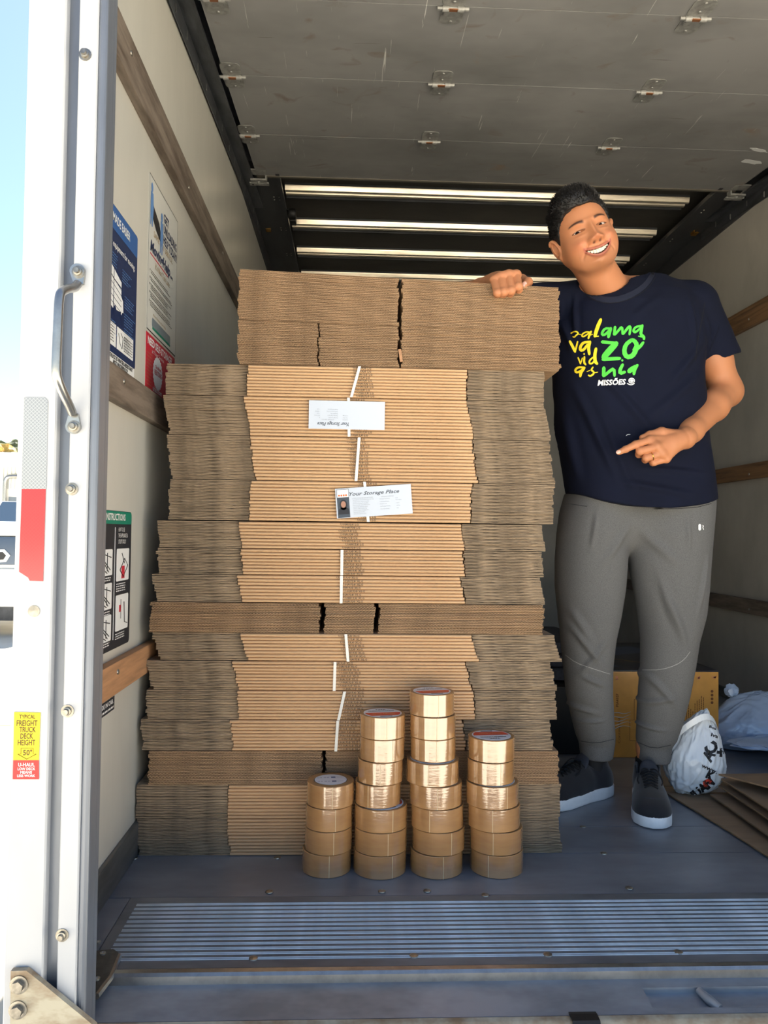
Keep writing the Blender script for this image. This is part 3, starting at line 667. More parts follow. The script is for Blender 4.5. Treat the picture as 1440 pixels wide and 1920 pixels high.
# ------------------------------------------------------------------ outside
GZ = -.78
M_ground = mat('sunlit concrete', (208,199,180), .85, var=.10, vscale=(.8, .8, .8), bump=.15, bscale=8)
M_yline = mat('yellow road paint', (220,180,60), .7)
gr = MB().box((-60, -40, GZ-.2), (60, 80, GZ)).build('ground', M_ground, None, kind=K, label='pale sunlit concrete lot outside the truck', cat='ground')
for y in (8.6, 6.2): MB().box((-9, y, GZ), (-1.9, y+.06, GZ+.003)).build('painted_line', M_yline, gr)
# truck belly so that the ground below lies in shade
MB().box((-.5, 1.4, GZ+.35), (1.8, YB, -.1)).build('trim_9', M_dark, None, kind=K, label='dark chassis under the truck bed', cat='chassis')
# far building
bd = thing('building', 'low white building with ribbed metal siding beyond the parked pickup', 'building', (0,0,0))
M_bw = mat('white siding', (232,230,222), .6, var=.05, vscale=(.6, 3, .6)); 
def far(x, y, Y): return PY(x, y, Y)
BYd = 26.0; zr = far(20, 876, BYd)[2]; zm = far(20, 917, BYd)[2]
MB().box((-16, BYd, GZ), (-9, BYd+5, zm)).build('wall', M_bw, bd)
rb = MB()
for k in range(56): rb.box((-16+k*.125, BYd-.03, zm), (-16+k*.125+.07, BYd+.02, zr))
rb.box((-16, BYd, zm), (-9, BYd+5, zr)); rb.build('ribbed_siding', mat('ribbed siding', (206,208,204), .5), bd)
MB().prism([(BYd-.35, zr), (BYd-.35, zr+.10), (BYd+2.6, zr+.75), (BYd+5.3, zr+.10), (BYd+5.3, zr)], 7.4, 0, -16.2).build('roof', M_bw, bd)
a, b = far(17, 932, BYd), far(28, 953, BYd)
MB().box((a[0], BYd-.03, b[2]), (b[0]+.1, BYd+.02, a[2])).build('window', mat('window grey', (110,120,130), .2), bd)
cd = [far(8, 970, BYd-.1), far(9, 905, BYd-.1), far(12, 896, BYd-.1), far(18, 893, BYd-.1), far(36, 893, BYd-.1)]
MB().tube(smooth_path(cd, 2), .07, 8).build('conduit', M_steel, bd, True)
# trees and hill
def blob(c, r, sq, seed, n=4, amp=.25):
    bm = bmesh.new(); bmesh.ops.create_icosphere(bm, subdivisions=n, radius=1)
    P = np.array([v.co for v in bm.verts]); d = 1+amp*wob(P, 5, seed)+amp*.5*wob(P, 14, seed+1)+amp*.35*wob(P, 34, seed+2)
    P = P*d[:,None]*r*np.array(sq)+np.array(c); vs = [tuple(p) for p in P]; fs = [[v.index for v in f.verts] for f in bm.faces]; bm.free(); return vs, fs
M_leafO = mat('dry foliage', (196,150,80), .8, col2=(86,90,40), vscale=(1.6, 1.6, 1.6)); M_leafG = mat('dark foliage', (120,126,84), .8, col2=(60,70,44), vscale=(2, 2, 2)); M_trunk = mat('trunk', (80,64,50), .9)
for i, (x, y, r, m, lb) in enumerate(((-4, 862, .95, M_leafO, 'dry golden bushy tree behind the building, left'), (24, 858, 1.0, M_leafG, 'darker green tree rising behind the white building'), (44, 868, .9, M_leafO, 'golden tree hidden partly behind the post'))):
    c = far(x, y, 34.0+3*i); t = thing('tree', lb, 'tree', (c[0], 34.0+3*i, GZ))
    MB().add(*blob((0, 0, c[2]-GZ), r, (1, .9, .75), i)).build('crown', m, t, True)
    MB().tube([(0,0,0), (.1,0,1.4), (0,.1,c[2]-GZ)], [.18,.14,.08], 8).build('trunk', M_trunk, t, True)
c = far(-60, 850, 70.0); vs, fs = blob((c[0], 70, GZ), 9, (2.5, 1, .62), 9, 4, .12); MB().add(vs, fs).build('hill', M_leafO, None, True, kind=K, label='dry wooded hill far beyond the lot', cat='hill')
# pickup
pk = thing('pickup_truck', 'white pickup truck with dark grille and hexagonal emblem parked left', 'truck', (-5.1, 11.3, GZ))
M_carw = mat('white car paint', (236,236,232), .25, coat=.6); M_glass = mat('car glass', (52,66,80), .08, spec=.8); M_chr = mat('chrome', (210,210,208), .15, .9)
b = MB(); b.bbox((-1.0, .12, .72), (1.0, 5.4, 1.30), .09); b.bbox((-.97, .02, .42), (.97, .4, .98), .07); b.build('body', M_carw, pk, True)
b = MB(); b.bbox((-.98, .10, 1.44), (.98, 1.5, 1.66), .07); b.build('hood', M_carw, pk, True)
b = MB(); b.prism([(1.3,1.5),(1.9,2.02),(3.4,2.05),(3.7,1.5),(3.7,1.2),(1.3,1.2)], 1.7, 0, -.85); b.build('cab', M_carw, pk)
b = MB(); b.prism([(1.33,1.56),(1.86,2.0),(1.84,2.01),(1.29,1.57)], 1.5, 0, -.75); b.prism([(1.6,1.58),(1.95,1.95),(3.3,1.97),(3.45,1.58)], 1.74, 0, -.87); b.build('windows', M_glass, pk)
MB().bbox((-.86, .055, 1.03), (.86, .16, 1.44), .03).build('grille', mat('dark grille', (70,84,104), .3, .3), pk, True)
e = thing_child('emblem', pk, (.04, .045, 1.16), (0,0,0))
hx = [(.135*cos(pi/3*k+.1)*1.05, .105*sin(pi/3*k+.1)) for k in range(6)]
MB().prism(hx, -.02, 1, .01).build('emblem_plate', M_carw, e); MB().prism([(q*.62, r_*.62) for q, r_ in hx], -.008, 1, -.01).build('emblem_middle', M_ink, e)
for s in (-1, 1):
    MB().bbox((s*.93-.07, .06, 1.05), (s*.93+.07, .3, 1.40), .03).build('headlight', M_chr, pk, True)
    MB().bbox((s*.55-.2, .0, .60), (s*.55+.2, .05, .66), .012).build('fog_slot', M_ink, pk, True)
    for y in (1.0, 4.3):
        w_ = MB().lathe([(0,-.12),(.24,-.12),(.36,-.12),(.40,-.08),(.40,.08),(.36,.12),(0,.12)], (0,0,0), 0, 28).build('wheel', M_black, pk, True, loc=(s*.86, y, .40))
MB().bbox((-.85, .08, .22), (.85, .3, .46), .03).build('lower_valance', M_dark, pk, True)

# ------------------------------------------------------------------ flattened boxes in bundles
SY = 1.84
def kraft(name, c, c2, rough=.75, vs=(3, 40, 220)):
    return mat(name, c, rough, col2=c2, vscale=vs, bump=.12, bscale=120)
M_fold = kraft('kraft fold', (214,178,138), (188,150,112)); M_edge = kraft('raw kraft edge', (172,150,124), (98,84,68), .85, (26, 30, 420)); M_flute = kraft('kraft liner', (190,156,120), (140,112,84), .85, (14, 30, 260))
M_core = mat('flute core', (120,94,70), .9); M_strap = mat('white strap', (232,230,222), .4); M_print = mat('box print', (44,36,32), .7)
def zst(y): return float(PY(650, y, SY)[2])
def xst(x, y): return float(PY(x, y, SY)[0])
def fold_mesh(x0, x1, t, depth):
    """folded middle of a flat box: two plies meeting in a round crease"""
    n = 5; pr = [(depth, -t/2), ]
    pr = [(.0055-.0055*sin(a), -t/2*cos(a)*1.0) for a in np.linspace(0, pi, 7)]
    prof = [(depth, -t/2)] + pr + [(depth, t/2)]
    m = MB(); m.prism(prof, x1-x0, 0, x0); return m
def ply_strip(mb, x0, x1, z0, th, y0, depth, rng, seg=12, end=True):
    """raw cut edge of one ply: two liners standing a little proud of the core"""
    xs = np.linspace(x0, x1, seg+1); vs = []; k = 8
    e = .0007
    for x in xs:
        j = rng.uniform(-.0009, .0009); zj = rng.uniform(-.00022, .00022)
        for (yy, zz) in ((depth, 0), (0+j, 0), (0+j, .0005), (.0016, .0009), (.0016, th-.0009), (j*.7, th-.0005), (j*.7, th), (depth, th)):
            vs.append((x, y0+yy, z0+zz+zj))
    fs = [(i*k+a, i*k+a+1, (i+1)*k+a+1, (i+1)*k+a) for i in range(seg) for a in range(k-1)] + [tuple(range(k)), tuple(range(seg*k, seg*k+k))[::-1]]
    mb.add(vs, fs)
def two_ply(mb, x0, x1, t, y0, depth, rng, seg=14):
    xs = np.linspace(x0, x1, seg+1); vs = []; g = .0005; h = t/2
    for x in xs:
        j = rng.uniform(-.0010, .0010); j2 = rng.uniform(-.0010, .0014); g = rng.uniform(.0002, .0009); z = lambda a: a+rng.uniform(-.00012, .00012)
        for (yy, zz) in ((depth, -h), (j, -h), (j, -h+.0006), (.0018, -h+.0010), (.0018, -g-.0010), (j*.6, -g-.0006), (j*.6, -g), (depth*.9, -g), (depth*.9, g), (j2*.6, g), (j2*.6, g+.0006), (.0018, g+.0010), (.0018, h-.0010), (j2, h-.0006), (j2, h), (depth, h)):
            vs.append((x, y0+yy, zz))
    k = 16; fs = [(i*k+a, i*k+(a+1) % k, (i+1)*k+(a+1) % k, (i+1)*k+a) for i in range(seg) for a in range(k)] + [tuple(range(k))[::-1], tuple(range(seg*k, seg*k+k))]
    mb.add(vs, fs)
def flute_strip(mb, x0, x1, z0, th, pitch, depth=.035, y0=0):
    """open flute ends: two thin liners and the wave between them"""
    lt = .00062
    mb.box((x0, y0, z0), (x1, y0+.45, z0+lt)); mb.box((x0, y0, z0+th-lt), (x1, y0+.45, z0+th))
    n = int((x1-x0)/pitch*6); vs = []
    ph = random.uniform(0, 6)
    for i in range(n+1):
        x = x0+(x1-x0)*i/n; c = z0+th/2+(th/2-lt-.0002)*sin(2*pi*(x-x0)/pitch+ph)
        vs += [(x, y0+.0004, c-.00032), (x, y0+.0004, c+.00032), (x, y0+depth, c+.00032), (x, y0+depth, c-.00032)]
    fs = []
    for i in range(n): a = 4*i; b = a+4; fs += [(a, b, b+1, a+1), (a+1, b+1, b+2, a+2), (a, a+3, b+3, b)]
    mb.add(vs, fs); mb.box((x0+.002, y0+depth, z0+lt), (x1-.002, y0+.44, z0+th-lt))
vs, fs = text_geo('U-HAUL\u00ae LG', .012, 0, 1); vs2, fs2 = text_geo('U-HAUL\u00ae XLG', .012, 0, 1)
def print_mesh(v, f, cap, width):
    m = MB(); xs = [q[0] for q in v]; sx = width/(max(xs)-min(xs)); sz = cap/.7; m.add([(q[0]*sx/sz, q[1], 0) for q in v], f); refine(m, .24); v, f = [(q[0]*sz/sx, q[1], 0) for q in m.v], m.f; m = MB()
    out = []
    for q in v:
        zz = q[1]*sz-cap/2; a = min(1, abs(zz)/.0033); yy = .0055-.0055*sqrt(max(0, 1-a*a))-.0005
        out.append(((q[0]-min(xs))*sx-width/2, yy, zz))
    m.add(out, f); return m.mesh('print', M_print)
P_LG = print_mesh(vs, fs, .0048, .043); P_XLG = print_mesh(vs2, fs2, .0048, .050)
order = ['topmost', 'second', 'third', 'fourth', 'fifth', 'sixth', 'seventh', 'eighth', 'ninth', 'tenth', 'eleventh', 'twelfth', 'thirteenth']
rows = [ # y0,y1, xl0,xl1, fl0,fl1, fr0,fr1, xr0,xr1, print, text x, strap(x0,x1) or None, label
 (687,745, 313,306, 464,464, 874,876, 1019,1024, 'LG', 681, (674,659), 'strapped bundle of flattened boxes directly under the two top stacks'),
 (746,819, 303,316, 459,469, 880,884, 1020,1037, 'LG', 672, (653,655), 'strapped bundle of flattened boxes holding the upside-down white flyer'),
 (820,902, 312,318, 469,478, 885,894, 1026,1045, 'LG', 676, (673,668), 'strapped bundle of flattened boxes between the two white flyers'),
 (903,978, 315,312, 470,466, 881,884, 1040,1037, 'LG', 690, (683,691), 'strapped bundle of flattened boxes holding the flyer with a portrait'),
 (980,1030, 300,289, 448,452, 856,878, 1006,1034, 'LG', 657, None, 'unstrapped layer of flattened boxes just below the portrait flyer bundle'),
 (1031,1079, 291,295, 451,456, 864,874, 1014,1023, 'XLG', 660, (641,641), 'strapped bundle of flattened boxes, second above the middle fluted layer'),
 (1080,1131, 284,290, 446,452, 862,872, 1012,1024, 'XLG', 660, (640,640), 'strapped bundle of flattened boxes resting on the middle fluted layer'),
 (1189,1240, 286,296, 450,466, 880,902, 1036,1058, 'XLG', 665, (648,653), 'strapped bundle of flattened boxes just below the middle fluted layer, jutting right'),
 (1241,1295, 271,282, 432,450, 870,886, 1033,1046, 'XLG', 652, (628,627), 'strapped bundle of flattened boxes level with the top of the tallest tape column'),
 (1296,1350, 271,272, 446,446, 886,892, 1040,1047, 'XLG', 662, (646,635), 'strapped bundle of flattened boxes behind the upper rolls, its strap slanting left'),
 (1351,1408, 262,265, 431,438, 866,874, 1030,1040, 'XLG', 652, (633,630), 'strapped bundle of flattened boxes resting on the lower fluted layer'),
 (1472,1535, 255,250, 426,428, 880,884, 1050,1052, 'XLG', 640, None, 'upper of the two lowest layers of flattened boxes, behind the tape'),
 (1536,1601, 247,262, 425,432, 880,886, 1050,1054, 'XLG', 640, None, 'lowest layer of flattened boxes, resting on the truck floor')]
RB = random.Random(3)
cards = {}
def bundle_fold(r):
    y0, y1, xl0, xl1, fl0, fl1, fr0, fr1, xr0, xr1, pr, tx, strap, lab = r
    zt, zb_ = zst(y0), zst(y1)
    if y1 == 1601: zb_ = 0.0005
    n = max(5, round((zt-zb_)/.0078)); pitch = (zt-zb_)/n; t = pitch*.94
    ym = (y0+y1)/2; XLf = xst((xl0+xl1)/2, ym); FL = xst((fl0+fl1)/2, ym); FR = xst((fr0+fr1)/2, ym); XRt = xst((xr0+xr1)/2, ym)
    b = thing('bundle', lab, 'flattened boxes', (0, SY, zb_), group=None)
    fm = fold_mesh(FL, FR, t, .46).mesh('flattened_box', M_fold, True)
    fm.materials.append(M_edge)
    vars_ = []
    for v in range(4):
        pr_ = []
        for (a, c) in ((XLf, FL-.0015), (FR+.0015, XRt)):
            m = MB(); two_ply(m, a+RB.uniform(0, .003), c, t, .004+RB.uniform(0, .002), .45, RB); pr_.append(m.mesh('flap', M_edge))
        vars_.append(pr_)
    pmx = P_LG if pr == 'LG' else P_XLG; tcx = xst(tx, ym)
    for k in range(n):
        u = 1-(k+.5)/n   # 0 at top
        sh = (xst(xl0+(xl1-xl0)*u, ym)-XLf)*.5 + (xst(xr0+(xr1-xr0)*u, ym)-XRt)*.5 + RB.uniform(-.0022, .0022)
        sh = max(sh, -.497-XLf)
        q = link('flattened_box', fm, b, (sh, RB.uniform(-.0015, .0015), (k+.5)*pitch))
        for s_ in (0, 1): link('flap', vars_[RB.randrange(4)][s_], q, (RB.uniform(-.0012, .0012), RB.uniform(-.0005, .0025), 0))
        if y0 < 1400: link('print', pmx, q, (tcx+RB.uniform(-.006, .006), -.0001, 0))
    if strap:
        a = xst(strap[0], ym); c = xst(strap[1], ym); H = zt-zb_
        m = MB(); N = 6
        vs = []
        for i in range(N+1):
            f = i/N; x = a+(c-a)*(1-(1-f))*1.0 if False else a+(c-a)*f; z = H*(1-f); yy = -.0028
            vs += [(x-.0034, yy, z), (x+.0034, yy, z), (x+.0034, yy-.0012, z), (x-.0034, yy-.0012, z)]
        fs = []
        for i in range(N):
            o = 4*i
            for e in range(4): fs.append((o+e, o+(e+1) % 4, o+4+(e+1) % 4, o+4+e))
        fs += [(0,1,2,3), (4*N+3, 4*N+2, 4*N+1, 4*N)]
        m.add(vs, fs); m.build('strap', M_strap, b)
    cards[y0] = b
    return b
for r in rows: bundle_fold(r)
def bundle_flute(lab, y0, y1, spans, pitch, rows_t, fpitch, zt=None, zb_=None, tilt=(0, 0)):
    zt = zt or zst(y0); zb_ = zb_ if zb_ is not None else zst(y1)
    n = max(4, round((zt-zb_)/rows_t)); p_ = (zt-zb_)/n; b = thing('bundle', lab, 'flattened boxes', (0, SY, zb_))
    ms = []
    for v in range(3):
        m = MB()
        for pl in range(2):
            for (a, c) in spans:
                flute_strip(m, xst(a, (y0+y1)/2)+RB.uniform(0, .003), xst(c, (y0+y1)/2)-RB.uniform(0, .003), -p_/2+pl*p_/2+.0001, p_/2-.0003, fpitch, y0=RB.uniform(0, .0015))
        ms.append(m.mesh('flattened_box', M_flute))
    for k in range(n):
        a_ = tilt[0]+(tilt[1]-tilt[0])*(k+.5)/n; link('flattened_box', ms[RB.randrange(3)], b, (RB.uniform(-.003, .003), RB.uniform(-.001, .0025), (k+.5)*p_+.11*a_), (0, a_, 0))
    return b
bundle_flute('layer of flattened boxes with open flutes across the middle of the stack', 1132, 1188, [(281,601),(608,704),(711,1021)], 1, .0078, .0078)
bundle_flute('layer of flattened boxes with open flutes, low in the stack behind the tape', 1409, 1471, [(277,604),(610,1048)], 1, .0078, .0078)
ZT = zst(519)
bundle_flute('upper fluted box bundle of the top left stack', 519, 608, [(446,748)], 1, .0080, .0062, tilt=(.017, .033))
bundle_flute('lower fluted box bundle of the top left stack', 609, 686, [(446,597),(598,748)], 1, .0080, .0066, tilt=(0, .016))
bundle_flute('upper fluted box bundle of the top right stack, under the man\'s hand', 519, 608, [(753,1050)], 1, .0080, .0062, tilt=(.017, .033))
bundle_flute('lower fluted box bundle of the top right stack', 609, 686, [(753,1052)], 1, .0080, .0066, tilt=(0, .016))
# wood stick in the gap
p0, p1 = PY(749, 655, SY-.006), PY(753, 678, SY-.006)
MB().bbox((-.0035, -.0015, -.0155), (.0035, .0015, .0155), .001).build('wood_stick', M_woodF, None, False, loc=tuple((p0+p1)/2), rot=(0, -.15, 0), label='small pale wood stick poking out between the top stacks', cat='stick')
# flyers tucked behind the straps
M_paper = mat('flyer paper', (204,212,224), .5)
def flyer(name, quad, lab):
    q = [PY(x, y, SY-.0055) for x, y in quad]   # tl, tr, br, bl
    c = sum(q)/4; ux = (q[1]-q[0]+q[2]-q[3])/2; W_ = np.linalg.norm(ux); uz = (q[0]-q[3]+q[1]-q[2])/2; H_ = np.linalg.norm(uz)
    o = thing(name, lab, 'flyer', tuple(c), (0, -math.atan2(ux[2], ux[0]), 0))
    m = MB(); m.box((-W_/2, -.0004, -H_/2), (W_/2, .0004, H_/2)); m.build('paper', M_paper, o); return o, W_, H_
M_fink = mat('flyer ink', (70,78,92), .6); M_fgrey = mat('flyer grey', (150,158,170), .6)
f1, W1, H1 = flyer('storage_flyer', [(580,751),(722,753),(721,807),(578,803)], 'upside-down white storage flyer under the strap, upper of two')
f2, W2, H2 = flyer('storage_flyer', [(628,917),(770,907),(774,963),(632,972)], 'white storage flyer with portrait photo under the strap, lower of two')
def ft(o, m, lines, flip=False, name='lettering'):
    t = MB()
    for s, x, z, cap, wd, kw in lines:
        ux = (1,0,0) if not flip else (-1,0,0); uz = (0,0,1) if not flip else (0,0,-1)
        put_text(t, s, ((x if not flip else -x), -.0008, (z if not flip else -z)), ux, uz, cap, width=wd, **kw)
    t.build(name, m, o)
sc = dict(shear=.35, bold=.015)
ft(f1, M_fink, [('Your Storage Place', -.005, .018, .0085, .075, sc)], True); 
ft(f1, M_fgrey, [('OPTIONAL SERVICES', .030, .0105, .0022, .030, {})] + [(s, .022+.0, z, .0024, w_, {}) for s, z, w_ in (('Storage Insurance', .006, .022), ('Package Signing &', .001, .024), ('Dumpster Use', -.004, .017), ('On-Premises Parking', -.009, .026), ('Additional Shipment', -.014, .024))] + [(s, .064, z, .0022, w_, {}) for s, z, w_ in (('$ __', .006, .006), ('Ask for details', .001, .014), ('+ $10', -.004, .008), ('+ $20/day', -.009, .012), ('+ $2', -.014, .008))] + [(s, -.002, z, .0022, .012, {}) for s, z in (('ADVANTAGES', .0105), ('tion fees', .006), ('ring', .001), ('', -.004))], True, 'small_print')
ft(f2, M_fink, [('Your Storage Place', -.058, .0165, .0085, .120, sc)])
ft(f2, M_fgrey, [('U-HAUL STORAGE ADVANTAGES', -.052, .0085, .0024, .050, {}), ('OPTIONAL SERVICES', .018, .0085, .0022, .030, {})] + [(s, -.050, .0045-.0041*i, .0022, w_, {}) for i, (s, w_) in enumerate((('NO DEPOSIT OR ADMINISTRATIVE FEES', .050), ('Storage rooms climate controlled', .038), ('Drive-up loading & unloading', .036), ('Electronically controlled access', .040), ('Individually alarmed rooms', .034), ('24-hour video monitoring', .032), ('Online account management', .036), ('Easy payments via app', .026), ('Automatic payment plans', .030)))] + [(s, .014, z, .0022, w_, {}) for s, z, w_ in (('Storage Insurance', .0035, .024), ('Package Signing & Receiving', -.003, .022), ('Dumpster Use', -.0085, .016), ('On-Premises Parking', -.0145, .024), ('Additional Shipment Receiving', -.0205, .022))] + [(s, .052, z, .0022, w_, {}) for s, z, w_ in (('$ 8', .0035, .005), ('$3 for month at', -.001, .014), ('+ $10', -.0085, .008), ('+ $20/day', -.0145, .010), ('+ $2', -.0205, .006))], name='small_print')
ph = MB().box((-W2/2+.003, -.0009, -H2/2+.001), (-W2/2+.032, -.0005, H2/2-.002)).build('photo_panel', mat('photo navy', (58,70,84), .5), f2)
MB().box((-W2/2+.004, -.0012, .014), (-W2/2+.031, -.0009, H2/2-.003)).build('logo_panel', M_white, f2)
ft(f2, M_ink, [('U-HAUL', -W2/2+.006, .0235, .0032, .022, dict(bold=.03))], name='logo_lettering')
lg = MB()
for k in range(4): lg.box((-W2/2+.0065+.0056*k, -.0016, .0165), (-W2/2+.0105+.0056*k, -.0012, .0205))
lg.build('logo_blocks', mat('orange print', (214,106,40)), f2)
c = (-W2/2+.0175, -.0012)
pt = MB(); pt.add([(c[0]+.0095*cos(a), -.0011, -.004+.0125*sin(a)) for a in np.linspace(0, 2*pi, 21)[:-1]], [tuple(range(20))]); pt.add([(c[0]-.013, -.0011, -.0265), (c[0]+.0135, -.0011, -.0265), (c[0]+.012, -.0011, -.014), (c[0]+.004, -.0011, -.009), (c[0]-.004, -.0011, -.009), (c[0]-.011, -.0011, -.014)], [tuple(range(6))]); pt.build('portrait_hood', mat('hood ink', (30,34,44)), f2)
pt = MB(); pt.add([(c[0]+.0058*cos(a), -.0014, -.003+.008*sin(a)) for a in np.linspace(0, 2*pi, 21)[:-1]], [tuple(range(20))]); pt.build('portrait_face', mat('portrait skin', (176,130,108)), f2)

# ------------------------------------------------------------------ tape rolls
def tape_mat(name, c, c2):
    m = mat(name, c, .26, col2=c2, vscale=(5, 5, 22), coat=.85, spec=.6); n = m.node_tree.nodes; l = m.node_tree.links; b = n['Principled BSDF']
    b.inputs['Coat Roughness'].default_value = .06; b.inputs['Coat IOR'].default_value = 2.1; b.inputs['Coat Weight'].default_value = 1.0
    tc = [q for q in n if q.type == 'TEX_COORD'][0]; mp = n.new('ShaderNodeMapping'); mp.inputs['Scale'].default_value = (30, 30, 260); nz = n.new('ShaderNodeTexNoise'); nz.inputs['Scale'].default_value = 1; nz.inputs['Detail'].default_value = 3
    l.new(tc.outputs['Object'], mp.inputs[0]); l.new(mp.outputs[0], nz.inputs['Vector']); bp = n.new('ShaderNodeBump'); bp.inputs['Strength'].default_value = .10; bp.inputs['Distance'].default_value = .002
    l.new(nz.outputs['Fac'], bp.inputs['Height']); l.new(bp.outputs[0], b.inputs['Normal']); l.new(bp.outputs[0], b.inputs['Coat Normal']); return m
M_tape = tape_mat('tan tape', (180,134,84), (160,116,72)); M_tside = mat('tape side', (160,124,82), .4, var=.1, vscale=(4, 4, 4)); M_tcore = mat('cardboard core', (170,140,104), .8)
M_lab = mat('label paper', (214,222,232), .35); M_lred = mat('label red', (206,62,36), .4); M_lblue = mat('label blue', (70,96,140), .45)
TH = .0503
def tape(R, x, y, z, kind, label, rz, group=None):
    o = thing('tape_roll', label, 'tape roll', (x, y, z), (0, 0, rz))
    h = TH-.0012; ri = .0385
    m = MB(); m.lathe([(R-.0012, 0), (R, .0010), (R, h-.0010), (R-.0012, h)], n=72, cap=False); me = m.mesh('tape_body', M_tape, True); link('tape_body', me, o)
    m = MB(); m.lathe([(R-.0012, h), (R-.004, h-.0002), (ri+.002, h-.0004), (ri+.002, .0004), (R-.0012, 0)], n=72, cap=False); m.build('wound_side', M_tside, o, True)
    m = MB(); m.lathe([(ri, 0), (ri+.002, 0), (ri+.002, h), (ri, h), (ri, 0)], n=48); m.build('core', M_tcore, o, True)
    m = MB(); m.box((-.0006, -R-.0004, .0006), (.0006, -R+.0006, h-.0006)); m.build('tape_end', mat('tape end', (214,190,150), .3), o)
    if kind == 'none': return o
    lr = .0365 if kind == 'blue' else R-.0085
    d = MB(); N = 48
    d.lathe([(lr, h-.0002), (lr, h+.0003), (0, h+.0003)], n=N, cap=False); lb = d.build('label_disc', M_lab, o, False)
    zt = h+.0006
    def seg_poly(y0, y1, rr):
        p = []
        for s, ya, yb in ((1, y0, y1), (-1, y1, y0)):
            for k in range(9):
                yy = ya+(yb-ya)*k/8; p.append((s*sqrt(max(rr*rr-yy*yy, 0)), yy, zt))
        return p
    if kind == 'red':
        pp = seg_poly(-lr*.62, lr*.02, lr*.93); MB().add(pp, [tuple(range(len(pp)))]).build('red_band', M_lred, lb)
        t = MB(); put_text(t, 'PREMIUM PACKING', (-.030, lr*.30, zt+.0001), (1,0,0), (0,1,0), .006, width=.060, bold=.03); put_text(t, 'TAPE', (-.012, lr*.60, zt+.0001), (1,0,0), (0,1,0), .006, width=.024, bold=.03); t.build('label_text', M_ink, lb)
        t = MB(); put_text(t, 'Strong Adhesive', (-.026, -lr*.34, zt+.0004), (1,0,0), (0,1,0), .006, width=.052, shear=.2, bold=.02); t.build('gold_text', mat('gold ink', (224,170,110), .4), lb)
        t = MB(); t.add([(x_, y_, zt) for x_, y_ in ((-.012,-lr*.72),(.016,-lr*.72),(.016,-lr*.86),(-.012,-lr*.86))], [(0,3,2,1)]); t.build('barcode_patch', M_ink, lb)
    else:
        t = MB()
        for yy in (.012, -.016):
            for k in range(4): put_text(t, 'USOH'[k], (-.030+.0075*k, yy, zt+.0001), (1,0,0), (0,1,0), .005, bold=.02)
            t.add([(x_, y_, zt) for x_, y_ in ((.002,yy-.002),(.012,yy-.002),(.012,yy+.007),(.002,yy+.007))], [(0,1,2,3)])
            for q in range(2): put_text(t, 'Made in U.S.A.', (.014, yy+.003-.004*q, zt), (1,0,0), (0,1,0), .0022, width=.014)
        t.build('label_text', M_lblue, lb)
    return o
cols = [ # (x0,x1) zoomed pixels from bottom to top
 [(43,295),(57,300),(60,302),(67,310)],
 [(297,580),(300,585),(300,587),(312,547),(325,558),(335,567),(335,570)],
 [(583,868),(590,880),(588,870),(580,863),(568,845),(593,825),(590,825),(588,818)],
 [(888,1173),(885,1170),(875,1158),(868,1148),(882,1120),(887,1123)]]
cname = ['leftmost short column', 'second column from the left', 'tallest tape column', 'right tape column']
ordn = ['bottom', 'second', 'third', 'fourth', 'fifth', 'sixth', 'seventh', 'top']
rt = random.Random(5)
for ci, col in enumerate(cols):
    for k, (a, b) in enumerate(col):
        zb_ = k*TH+.0004; px0 = 550+a/2.717; px1 = 550+b/2.717; yy = 1644-k*43
        Yc = 1.775; 
        A = PY(px0, yy, Yc)[0]; B = PY(px1, yy, Yc)[0]; R = min(.0600, (B-A)/2*.985); top = k == len(col)-1
        Yc = 1.831-R-.003-(0 if R > .055 else .006)
        kind = 'blue' if ci == 0 else 'red'
        nm = ordn[k] if not top else 'top'
        lab = 'tan packing tape roll, %s in the %s' % (nm, cname[ci]) if not top else 'tan packing tape roll with %s label atop the %s' % ('round white' if ci == 0 else 'red and white', cname[ci])
        tape(R, (A+B)/2, Yc, zb_, kind, lab, rt.uniform(-.5, .5) if not top else {0:.1, 1:.15, 2:.2, 3:pi+.1}[ci])

